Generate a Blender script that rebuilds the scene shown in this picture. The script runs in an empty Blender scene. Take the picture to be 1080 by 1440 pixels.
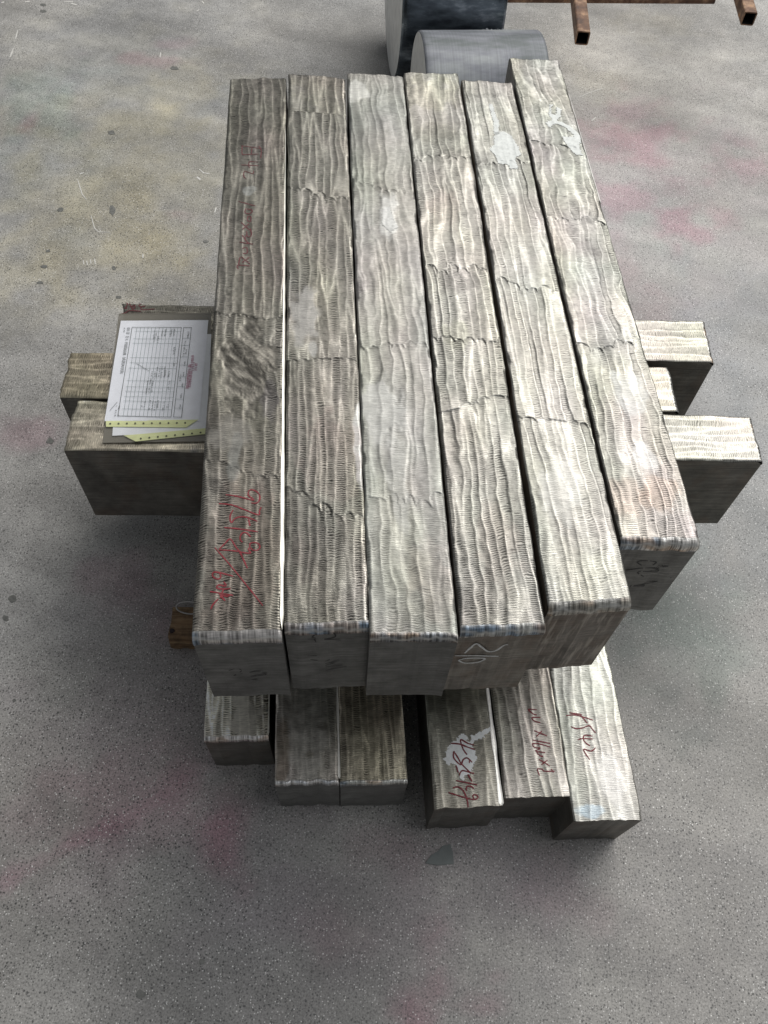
import bpy, math, random
import numpy as np
from mathutils import Vector, Matrix

# ---------------------------------------------------------------- camera
F_PX, PITCH, ROLL, CAM_Z = 1161.38, math.radians(58.09035), math.radians(4.53112), 1.40093
scene = bpy.context.scene
COL = scene.collection
fw = Vector((0, math.cos(PITCH), -math.sin(PITCH)))
up0 = Vector((0, math.sin(PITCH), math.cos(PITCH)))
r0 = Vector((1, 0, 0))
RT = math.cos(ROLL) * r0 + math.sin(ROLL) * up0
UP = -math.sin(ROLL) * r0 + math.cos(ROLL) * up0
cam_data = bpy.data.cameras.new("camera")
cam = bpy.data.objects.new("camera", cam_data)
COL.objects.link(cam)
cam_data.sensor_fit = 'VERTICAL'
cam_data.sensor_height = 36.0
cam_data.lens = F_PX / 1440 * 36.0
cam_data.clip_start = 0.02
cam_data.clip_end = 200
m3 = Matrix((RT, UP, -fw)).transposed()
cam.matrix_world = Matrix.Translation((0, 0, CAM_Z)) @ m3.to_4x4()
scene.camera = cam

# ---------------------------------------------------------------- light
world = bpy.data.worlds.new("World")
scene.world = world
world.use_nodes = True
bg = world.node_tree.nodes["Background"]
bg.inputs[0].default_value = (0.92, 0.96, 1.0, 1)
bg.inputs[1].default_value = 0.19


def area(name, loc, target, sx, sy, power, color):
    ld = bpy.data.lights.new(name, 'AREA')
    ld.shape = 'RECTANGLE'
    ld.size, ld.size_y, ld.energy, ld.color = sx, sy, power, color
    o = bpy.data.objects.new(name, ld)
    COL.objects.link(o)
    o.location = loc
    d = Vector(target) - Vector(loc)
    o.rotation_euler = d.to_track_quat('-Z', 'Y').to_euler()
    return o


# the hall: a high window wall beyond the stack and a roof skylight to the right
area("hall_window", (2.4, 5.4, 5.6), (0.0, 1.5, 0.0), 6.5, 3.0, 500, (1.0, 0.975, 0.93))
area("hall_skylight", (2.8, 1.6, 6.0), (1.4, 1.0, 0.0), 3.6, 4.0, 108, (0.97, 0.98, 1.0))
scene.view_settings.view_transform = 'Standard'
scene.view_settings.look = 'None'
scene.view_settings.exposure = 0.12
scene.view_settings.gamma = 1.0

# ---------------------------------------------------------------- helpers
rnd = random.Random(7)


def ray(px, py):
    return fw + RT * ((px - 540) / F_PX) - UP * ((py - 720) / F_PX)


def at(px, py, z):
    d = ray(px, py)
    t = (z - CAM_Z) / d.z
    return Vector((d.x * t, d.y * t, z))


def at_plane(px, py, p0, n):
    d = ray(px, py)
    c = Vector((0, 0, CAM_Z))
    return c + d * ((p0 - c).dot(n) / d.dot(n))


def tag(o, label=None, cat=None, group=None, kind=None):
    if label: o['label'] = label
    if cat: o['category'] = cat
    if group: o['group'] = group
    if kind: o['kind'] = kind
    return o


def empty(name, loc, rz=0.0):
    o = bpy.data.objects.new(name, None)
    COL.objects.link(o)
    o.location = loc
    o.rotation_euler = (0, 0, rz)
    o.empty_display_size = 0.05
    return o


def mesh_obj(name, V, Fs, mats, parent=None, smooth=False, midx=None, cols=None):
    me = bpy.data.meshes.new(name)
    V = np.asarray(V, dtype=np.float32).reshape(-1, 3)
    if isinstance(Fs, np.ndarray):
        nf, k = Fs.shape
        me.vertices.add(len(V))
        me.vertices.foreach_set("co", V.ravel())
        me.loops.add(nf * k)
        me.loops.foreach_set("vertex_index", Fs.astype(np.int32).ravel())
        me.polygons.add(nf)
        me.polygons.foreach_set("loop_start", np.arange(0, nf * k, k, dtype=np.int32))
    else:
        me.from_pydata([tuple(map(float, v)) for v in V], [], Fs)
        nf = len(Fs)
    for m in (mats if isinstance(mats, (list, tuple)) else [mats]):
        me.materials.append(m)
    if midx is not None:
        me.polygons.foreach_set("material_index", np.asarray(midx, dtype=np.int32))
    if smooth:
        me.polygons.foreach_set("use_smooth", np.ones(nf, dtype=bool))
    if cols is not None:
        a = me.color_attributes.new("tone", 'FLOAT_COLOR', 'POINT')
        c = np.ones((len(V), 4), dtype=np.float32)
        c[:, :cols.shape[1]] = cols
        a.data.foreach_set("color", c.ravel())
    me.update(calc_edges=True)
    me.validate()
    o = bpy.data.objects.new(name, me)
    COL.objects.link(o)
    if parent is not None:
        o.parent = parent
    return o


def _h(ix, iy, s):
    n = (ix.astype(np.int64) * 374761393 + iy.astype(np.int64) * 668265263 + int(s) * 1442695041) & 0xFFFFFFFF
    n = ((n ^ (n >> 13)) * 1274126177) & 0xFFFFFFFF
    n = (n ^ (n >> 16)) & 0xFFFFFF
    return n / float(0xFFFFFF)


def vn(x, y, s=0):
    """value noise in 0..1"""
    x, y = np.broadcast_arrays(np.asarray(x, float), np.asarray(y, float))
    ix, iy = np.floor(x), np.floor(y)
    fx, fy = x - ix, y - iy
    fx = fx * fx * (3 - 2 * fx)
    fy = fy * fy * (3 - 2 * fy)
    a, b = _h(ix, iy, s), _h(ix + 1, iy, s)
    c, d = _h(ix, iy + 1, s), _h(ix + 1, iy + 1, s)
    return (a * (1 - fx) + b * fx) * (1 - fy) + (c * (1 - fx) + d * fx) * fy


def fbm(x, y, s=0, o=3):
    r, a, t = 0, 1.0, 0
    for i in range(o):
        r = r + a * vn(x * 2 ** i, y * 2 ** i, s + 17 * i)
        t += a
        a *= .5
    return r / t


def cells(x, y, s):
    """jittered elongated cells: distance to the nearest border, id numbers and offset from the cell's centre"""
    ix, iy = np.floor(x), np.floor(y)
    F1 = np.full(x.shape, 9.0)
    F2 = np.full(x.shape, 9.0)
    cx = np.zeros(x.shape); cy = np.zeros(x.shape); ox = np.zeros(x.shape)
    for dx in (-1, 0, 1):
        for dy in (-1, 0, 1):
            gx, gy = ix + dx, iy + dy
            px = gx + .5 + (_h(gx, gy, s) - .5) * .40
            py = gy + .5 + (_h(gx, gy, s + 1) - .5) * .9
            d = np.sqrt((x - px) ** 2 + ((y - py) * .9) ** 2)
            near = d < F1
            F2 = np.where(near, F1, np.minimum(F2, d))
            cx = np.where(near, gx, cx); cy = np.where(near, gy, cy); ox = np.where(near, x - px, ox)
            F1 = np.where(near, d, F1)
    return F2 - F1, cx, cy, ox


def sst(a, b, x):
    t = np.clip((x - a) / (b - a), 0, 1)
    return t * t * (3 - 2 * t)


def in_poly(x, y, poly):
    c = np.zeros(np.shape(x), bool)
    n = len(poly)
    for i in range(n):
        x1, y1 = poly[i]
        x2, y2 = poly[(i + 1) % n]
        if y1 == y2: continue
        m = ((y1 > y) != (y2 > y)) & (x < (x2 - x1) * (y - y1) / (y2 - y1) + x1)
        c ^= m
    return c


# ---------------------------------------------------------------- materials
class NT:
    def __init__(s, name):
        s.m = bpy.data.materials.new(name)
        s.m.use_nodes = True
        s.t = s.m.node_tree
        s.p = s.t.nodes["Principled BSDF"]
        s.tc = s.t.nodes.new("ShaderNodeTexCoord")

    def n(s, typ, **kw):
        nd = s.t.nodes.new(typ)
        for k, v in kw.items():
            if k.startswith('_'):
                setattr(nd, k[1:], v)
        return nd

    def link(s, a, b):
        s.t.links.new(a, b)

    def coord(s, scale=(1, 1, 1), rot=(0, 0, 0)):
        mp = s.n("ShaderNodeMapping")
        mp.inputs['Scale'].default_value = scale
        mp.inputs['Rotation'].default_value = rot
        s.link(s.tc.outputs['Object'], mp.inputs['Vector'])
        return mp.outputs['Vector']

    def noise(s, vec, scale, detail=3, rough=.55):
        nd = s.n("ShaderNodeTexNoise")
        nd.inputs['Scale'].default_value = scale
        nd.inputs['Detail'].default_value = detail
        nd.inputs['Roughness'].default_value = rough
        s.link(vec, nd.inputs['Vector'])
        return nd.outputs['Fac']

    def ramp(s, fac, stops):
        nd = s.n("ShaderNodeValToRGB")
        el = nd.color_ramp.elements
        while len(el) < len(stops): el.new(.5)
        for e, (p, c) in zip(el, stops):
            e.position = p
            e.color = (*c, 1) if isinstance(c, (tuple, list)) else (c, c, c, 1)
        s.link(fac, nd.inputs['Fac'])
        return nd.outputs['Color']

    def mix(s, a, b, fac=1.0, mode='MULTIPLY'):
        nd = s.n("ShaderNodeMix")
        nd.data_type = 'RGBA'
        nd.blend_type = mode
        for ix, v in ((0, fac), (6, a), (7, b)):
            inp = nd.inputs[ix]
            if hasattr(v, 'links'):
                s.link(v, inp)
            elif isinstance(v, (int, float)):
                inp.default_value = v if ix == 0 else (v, v, v, 1)
            else:
                inp.default_value = (*v, 1)
        return nd.outputs[2]

    def attr(s, name="tone"):
        nd = s.n("ShaderNodeAttribute")
        nd.attribute_name = name
        return nd.outputs['Color']

    def bump(s, h, strength, dist):
        nd = s.n("ShaderNodeBump")
        nd.inputs['Strength'].default_value = strength
        nd.inputs['Distance'].default_value = dist
        s.link(h, nd.inputs['Height'])
        s.link(nd.outputs['Normal'], s.p.inputs['Normal'])

    def set(s, **kw):
        for k, v in kw.items():
            i = s.p.inputs[k.replace('_', ' ')]
            if hasattr(v, 'links'):
                s.link(v, i)
            else:
                i.default_value = (*v, 1) if isinstance(v, tuple) else v
        return s


def ground_steel(name, rough=.40, metal=.86):
    k = NT(name)
    fine = k.noise(k.coord((90, 900, 60)), 1.0, 3)
    mott = k.noise(k.coord(), 55, 4, .6)
    c = k.mix(k.attr(), k.ramp(fine, [(.25, .72), (.75, 1.2)]))
    c = k.mix(c, k.ramp(mott, [(.3, .85), (.7, 1.1)]))
    k.set(Base_Color=c, Metallic=metal, Roughness=k.ramp(mott, [(.3, rough - .06), (.75, rough + .12)]))
    k.bump(fine, .6, .0004)
    return k.m


def sawn_steel(name, base, rust=0.0, streak=0.0, metal=.6):
    """cold, saw-cut faces: fine parallel lines, smudges, optional rust and bright drag streaks"""
    k = NT(name)
    lines = k.noise(k.coord((14, 14, 700)), 1.0, 2)
    smudge = k.noise(k.coord((1, 1, 1)), 22, 5, .65)
    c = k.mix(base, k.ramp(smudge, [(.3, .60), (.7, 1.4)]))
    c = k.mix(c, k.ramp(lines, [(.3, .68), (.7, 1.28)]))
    if rust:
        rf = k.ramp(k.noise(k.coord((1, 1, .8)), 17, 4, .6), [(.48, 0.0), (.72, rust)])
        c = k.mix(c, (.17, .10, .06), rf, 'MIX')
    if streak:
        sf = k.ramp(k.noise(k.coord((120, 6, 16), (0, math.radians(14), 0)), 1.0, 3, .6), [(.50, 0.0), (.66, streak)])
        c = k.mix(c, (.42, .38, .33), sf, 'MIX')
    scr = k.ramp(k.noise(k.coord((45, 45, 260), (.25, .5, 0)), 1.0, 4, .7), [(.63, 0.0), (.72, .45)])
    c = k.mix(c, tuple(min(1, v * 2.4) for v in base), scr, 'MIX')
    k.set(Base_Color=c, Metallic=metal, Roughness=.5)
    k.bump(lines, .6, .0004)
    return k.m


def plain(name, col, rough=.6, metal=0.0, var=.25, scale=40, bump=0):
    k = NT(name)
    nf = k.noise(k.coord(), scale, 4, .6)
    k.set(Base_Color=k.mix(col, k.ramp(nf, [(.3, 1 - var), (.7, 1 + var)])), Metallic=metal, Roughness=rough)
    if bump: k.bump(nf, .5, bump)
    return k.m


M = {
    'ground': ground_steel("ground_steel", rough=.38),
    'ground_soft': ground_steel("ground_steel_soft", rough=.42),
    'chamfer': ground_steel("ground_chamfer_steel", rough=.34),
    'side': sawn_steel("sawn_steel", (.20, .198, .187)),
    'side_rust': sawn_steel("sawn_steel_rusty", (.25, .23, .20), rust=.7, streak=.35),
    'side_streak': sawn_steel("sawn_steel_streaked", (.20, .18, .158), rust=.6, streak=.95),
    'side_dark': sawn_steel("sawn_steel_dark", (.16, .152, .135), rust=.35),
    'red': plain("red_marker", (.19, .014, .022), .5, 0, .35, 300),
    'red_dark': plain("dark_red_marker", (.10, .018, .022), .5, 0, .35, 300),
    'black': plain("black_marker", (.012, .012, .013), .45, 0, .3, 300),
    'chalk': plain("chalk", (.72, .72, .70), .9, 0, .35, 500),
    'paint': plain("white_paint", (.66, .68, .66), .6, 0, .14, 180, .0005),
}

# ---------------------------------------------------------------- the floor
ZT, HT, HC, HB = 0.5329, 0.1913, 0.1954, 0.1462


def make_floor():
    # fine cells where the photograph looks, wide ones out to the far floor
    xs = np.unique(np.concatenate([np.linspace(-12, -1.7, 14), np.arange(-1.6, 1.6, .014), np.linspace(1.7, 12, 14)]))
    ys = np.unique(np.concatenate([np.linspace(-8, -.5, 12), np.arange(-.4, 3.3, .014), np.linspace(3.4, 16, 14)]))
    X, Y = np.meshgrid(xs, ys)
    col = np.ones(X.shape + (3,)) * np.array([.305, .298, .287])
    # slow changes of the concrete itself: warm, greenish and bluish areas
    n1, n2 = fbm(X * 1.7 + 3, Y * 1.7, 5, 4), fbm(X * 2.1, Y * 2.1 + 9, 11, 4)
    n3 = fbm(X * 7, Y * 7, 21, 4)
    col *= (1 + .5 * (n1 - .5) + .5 * (n3 - .5))[..., None]
    col *= 1 + (n2 - .5)[..., None] * np.array([.08, .02, -.08])

    def blob(px, py, rx, ry, tint, s, ang=0.0, br=1.0, seed=0):
        nonlocal col
        c = at(px, py, 0)
        ax = (at(px + rx, py, 0) - c).length
        ay = (at(px, py + ry, 0) - c).length
        dx, dy = X - c.x, Y - c.y
        ca, sa = math.cos(ang), math.sin(ang)
        u, v = (dx * ca + dy * sa) / ax, (-dx * sa + dy * ca) / ay
        w = fbm(X * 13, Y * 13, 40 + seed, 4)
        d = np.sqrt(u * u + v * v) + (w - .5) * 2.6 * br
        k = sst(1.3, .1, d) * s * .75
        col = col * (1 - k[..., None]) + col * np.array(tint) * k[..., None]

    pur = (.86, .78, .85)  # purplish concrete, lowered to put the near floor's dimmer light into colour
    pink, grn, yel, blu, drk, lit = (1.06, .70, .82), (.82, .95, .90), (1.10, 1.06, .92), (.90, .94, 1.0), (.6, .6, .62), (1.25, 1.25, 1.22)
    k = 0
    for a in [(905, 205, 75, 45, pink, .95), (955, 310, 55, 30, pink, 1.1), (875, 280, 50, 30, pink, .8), (1062, 230, 50, 30, pink, .75),
              (880, 390, 60, 55, pink, .4), (880, 160, 40, 35, pink, .5),
              (40, 175, 20, 22, pink, .8), (225, 85, 70, 8, pink, .55), (245, 60, 40, 10, pink, .4), (250, 300, 30, 15, pink, .5),
              *[(265 - k_ * 19 + (k_ * 7 % 11), 1092 + k_ * 10.5 + (k_ * 5 % 9), 34, 15, (1.02, .70, .84), .34 + .16 * (k_ % 3 == 0), .4) for k_ in range(15)],
              (120, 1100, 260, 180, pur, .5), (420, 1260, 260, 120, pur, .6), (720, 1230, 160, 80, pur, .5), (240, 930, 120, 120, pur, .5), (930, 250, 160, 120, pur, .5), (950, 430, 130, 60, pur, .35),
              (320, 1210, 40, 50, pink, .8), (615, 1390, 60, 70, pink, 1.2), (470, 1330, 60, 40, pink, .3), (40, 615, 50, 35, pink, .6),
              (190, 830, 90, 60, pink, .45), (350, 1150, 70, 50, pink, .6), (300, 1060, 60, 60, pink, .5), (160, 1120, 120, 60, pink, .45), (780, 1260, 90, 60, pink, .3), (560, 1190, 60, 40, pink, .35),
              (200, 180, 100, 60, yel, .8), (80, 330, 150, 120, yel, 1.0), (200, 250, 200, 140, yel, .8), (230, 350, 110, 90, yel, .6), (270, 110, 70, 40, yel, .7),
              (930, 40, 60, 25, yel, .5), (830, 115, 40, 25, yel, .5),
              (50, 150, 90, 50, grn, .8), (120, 120, 70, 40, blu, .8), (40, 230, 70, 50, blu, .7), (310, 140, 30, 30, blu, .9), (150, 220, 20, 25, blu, .6),
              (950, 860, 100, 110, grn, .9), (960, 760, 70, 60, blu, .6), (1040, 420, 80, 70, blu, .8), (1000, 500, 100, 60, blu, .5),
              (120, 290, 25, 40, blu, .7), (100, 340, 50, 20, blu, .7), (930, 340, 50, 50, grn, .5)]:
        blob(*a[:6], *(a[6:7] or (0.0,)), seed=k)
        k += 1
    for a in [(310, 145, 32, 20, drk, .35), (950, 880, 80, 130, (.50, .57, .56), .8), (915, 820, 60, 60, drk, .35), (1000, 960, 22, 50, drk, .5), (1030, 905, 20, 14, drk, .4), (1000, 700, 120, 150, (.70, .75, .79), .8), (1020, 540, 110, 110, (.76, .80, .86), .7), (900, 1250, 260, 160, (.80, .79, .82), .7), (500, 1330, 260, 120, (.80, .78, .81), .6), (150, 900, 130, 200, (.80, .79, .80), .6), (560, 60, 60, 25, drk, .3), (60, 170, 60, 25, drk, .18), (90, 300, 30, 25, drk, .22),  # stains, plus broad tints that paint the dimmer light near and right
              (75, 985, 35, 22, drk, .30), (975, 25, 60, 12, drk, .2), (160, 870, 80, 60, drk, .2), (700, 1200, 120, 25, drk, .35), (1000, 600, 60, 25, drk, .18),
              (160, 190, 300, 230, (1.22, 1.20, 1.12), 1.0), (930, 150, 260, 150, (1.12, 1.10, 1.08), .9), (1030, 80, 70, 12, lit, .6), (880, 100, 70, 12, lit, .5), (1060, 380, 30, 12, lit, .4), (330, 1370, 60, 40, lit, .25), (230, 1000, 60, 40, lit, .2),  # broad pale tints: dusty concrete plus the far floor's brighter light, painted in
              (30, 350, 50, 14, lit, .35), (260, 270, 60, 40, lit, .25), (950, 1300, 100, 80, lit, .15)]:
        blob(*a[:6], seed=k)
        k += 1
    # drifts along the power-trowel direction
    col *= (1 + .5 * (fbm(X * 2.3 - Y * .8, Y * 17 + X * 5, 77, 4) - .5))[..., None]
    V = np.stack([X.ravel(), Y.ravel(), np.zeros(X.size)], 1)
    ny, nx = X.shape
    i = np.arange((ny - 1) * nx).reshape(ny - 1, nx)[:, :-1].ravel()
    Fq = np.stack([i, i + 1, i + nx + 1, i + nx], 1)
    kf = NT("concrete_floor")
    co = kf.coord()
    c = kf.attr()
    big = kf.noise(co, 24, 6, .7)
    c = kf.mix(c, kf.ramp(big, [(.3, .84), (.7, 1.14)]))
    grain = kf.noise(co, 330, 3, .7)
    c = kf.mix(c, kf.ramp(grain, [(.32, .62), (.68, 1.36)]))
    # exposed aggregate: dark and pale grains
    for sc, lo, hi, colr, msk, seed in ((175, .17, .34, (.03, .03, .03), (.38, .55), 0), (300, .22, .36, (.05, .05, .05), (.42, .55), 3), (250, .15, .28, (.80, .79, .77), (.58, .72), 7), (130, .10, .17, (.9, .89, .86), (.72, .86), 11)):
        v = kf.n("ShaderNodeTexVoronoi")
        v.inputs['Scale'].default_value = sc
        v.inputs['Randomness'].default_value = 1
        mp = kf.n("ShaderNodeMapping")
        mp.inputs['Location'].default_value = (seed, seed * 2, 0)
        kf.link(kf.tc.outputs['Object'], mp.inputs['Vector'])
        kf.link(mp.outputs[0], v.inputs['Vector'])
        dots = kf.ramp(v.outputs['Distance'], [(lo, 1.0), (hi, 0.0)])
        sel = kf.n("ShaderNodeSeparateColor")
        kf.link(v.outputs['Color'], sel.inputs[0])
        keep = kf.ramp(sel.outputs[0], [(msk[0], 0.0), (msk[0] + .1, .85)])
        f = kf.mix(dots, keep)
        zone = kf.ramp(kf.noise(co, 2.2, 4, .6), [(.36, .6), (.6, 1.0)])
        f = kf.mix(f, zone)
        c = kf.mix(c, colr, f, 'MIX')
    # hairline scratches and dusty scuffs
    sc2 = kf.noise(kf.coord((3, 60, 1), (0, 0, .5)), 1.0, 4, .7)
    c = kf.mix(c, (.62, .61, .58), kf.ramp(sc2, [(.68, 0.0), (.78, .35)]), 'MIX')
    kf.set(Base_Color=c, Roughness=kf.ramp(big, [(.3, .44), (.7, .62)]))
    kf.p.inputs['Specular IOR Level'].default_value = .5
    kf.bump(grain, .25, .0006)
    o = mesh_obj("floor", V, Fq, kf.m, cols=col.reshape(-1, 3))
    tag(o, kind='structure')
    return o


floor = make_floor()


def decal(name, poly, mat, parent, z=.0008, height=.0006):
    """a thin spot or stain lying on the floor, given real thickness"""
    n = len(poly)
    V = [(p.x, p.y, z) for p in poly] + [(p.x, p.y, 0.0) for p in poly]
    Fs = [list(range(n))] + [[i, i + n, (i + 1) % n + n, (i + 1) % n] for i in range(n)]
    return mesh_obj(name, V, Fs, mat, parent)


oil = plain("oil_spot", (.15, .15, .14), .4, 0, .3, 150)
scuffm = plain("chalky_scuff", (.58, .57, .54), .8, 0, .2, 250)
for (px, py, rx, ry) in [(245, 96, 6, 3), (157, 187, 5, 3), (85, 295, 5, 3), (158, 296, 4, 7), (62, 375, 5, 2), (56, 398, 5, 2), (68, 353, 3, 2), (160, 377, 3, 3),
                         (290, 340, 4, 2), (19, 1109, 1, 1), (20, 985, 3, 2), (61, 7, 4, 2), (18, 843, 6, 5), (8, 870, 4, 4), (61, 16, 4, 2), (70, 620, 5, 4),
                         (199, 1398, 7, 6), (167, 418, 4, 2), (284, 1352, 4, 4), (1000, 1040, 3, 2)]:
    pl = []
    for i in range(14):
        a = i / 14 * math.tau
        r = 1 + rnd.uniform(-.25, .25)
        pl.append(at(px + rx * r * math.cos(a), py - ry * r * math.sin(a), 0))
    decal("oil_spot", pl, oil, floor)
for (pts, w) in [([(25, 43), (23, 50), (22, 55)], 2.0), ([(19, 68), (16, 76), (14, 81)], 2.2), ([(100, 5), (108, 7)], 3), ([(103, 3), (90, 2)], 2), ([(35, 3), (42, 2)], 3), ([(2, 4), (6, 3)], 3),
                 ([(280, 238), (286, 243), (295, 245)], 2), ([(277, 249), (282, 253)], 3), ([(109, 252), (112, 262), (116, 274), (122, 281)], 1.1), ([(112, 245), (118, 243)], 2),
                 ([(118, 372), (117, 366)], 1.2), ([(123, 373), (122, 367)], 1.2), ([(128, 371), (127, 365)], 1.2), ([(134, 372), (133, 364)], 1.2),
                 ([(128, 303), (133, 321), (138, 326), (155, 327)], 1.1), ([(225, 81), (226, 74)], 1.2), ([(201, 363), (201, 357)], 1.2), ([(302, 299), (304, 292)], 1.8),
                 ([(814, 137), (830, 130), (850, 124)], 1.0), ([(886, 47), (893, 45)], 1.2), ([(832, 170), (838, 165)], 1.2), ([(276, 16), (280, 14)], 1.2), ([(284, 2), (287, 5)], 1.6),
                 ([(740, 1440), (741, 1437)], 1), ([(508, 1318), (512, 1316), (510, 1313)], .8), ([(995, 770), (997, 770)], 1.6), ([(190, 1395), (191, 1392)], 1.0)]:
    P = [at(x, y, 0) for x, y in pts]
    L, R = [], []
    for i, p in enumerate(P):
        d = (P[min(i + 1, len(P) - 1)] - P[max(i - 1, 0)]).normalized()
        q = Vector((-d.y, d.x, 0))
        ww = w * .0006 * (1.0 if 0 < i < len(P) - 1 or len(P) < 3 else .5) * p.y ** .5 * 1.0 + .0003
        L.append(p + q * ww)
        R.append(p - q * ww)
    decal("chalk_scuff", L + R[::-1], scuffm, floor, z=.0007)
# ---------------------------------------------------------------- handwriting: ribbons laid on a surface


def smooth_pts(P, step):
    out = []
    n = len(P)
    for i in range(n - 1):
        p0, p1, p2, p3 = P[max(i - 1, 0)], P[i], P[i + 1], P[min(i + 2, n - 1)]
        k = max(2, int((p2 - p1).length / step))
        for j in range(k):
            t = j / k
            out.append(.5 * ((2 * p1) + (p2 - p0) * t + (2 * p0 - 5 * p1 + 4 * p2 - p3) * t * t + (3 * p1 - p0 - 3 * p2 + p3) * t ** 3))
    out.append(P[-1])
    return out


def write(name, strokes, to_surface, normal, width, mat, parent, lift=.0004, step=.0012):
    """strokes: lists of picture points; to_surface maps one onto the face; returns one mesh of ribbons"""
    V, Fs = [], []
    inv = parent.matrix_basis.inverted()
    for st in strokes:
        P = [to_surface(*p) for p in st]
        P = smooth_pts(P, step)
        b = len(V)
        for i, p in enumerate(P):
            d = (P[min(i + 1, len(P) - 1)] - P[max(i - 1, 0)])
            d = d.normalized() if d.length > 1e-9 else Vector((1, 0, 0))
            q = normal.cross(d).normalized()
            t = i / max(1, len(P) - 1)
            w = width * .5 * (.75 + .25 * math.sin(min(1, t * 6, (1 - t) * 6) * 1.57)) * (.85 + .3 * float(vn(i * .3, b * .1, 3)))
            for s_ in (-1, 0, 1):
                pp = p + q * (w * s_)
                V.append(inv @ surf_snap(pp, normal, lift))
        for i in range(len(P) - 1):
            for s_ in (0, 1):
                a = b + i * 3 + s_
                Fs.append([a, a + 1, a + 4, a + 3])
    return mesh_obj(name, V, Fs, mat, parent)


SNAP = [None]


def surf_snap(p, normal, lift):
    if SNAP[0] is not None:
        return Vector((p.x, p.y, SNAP[0](p.x, p.y) + lift))
    return p + normal * lift


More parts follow.
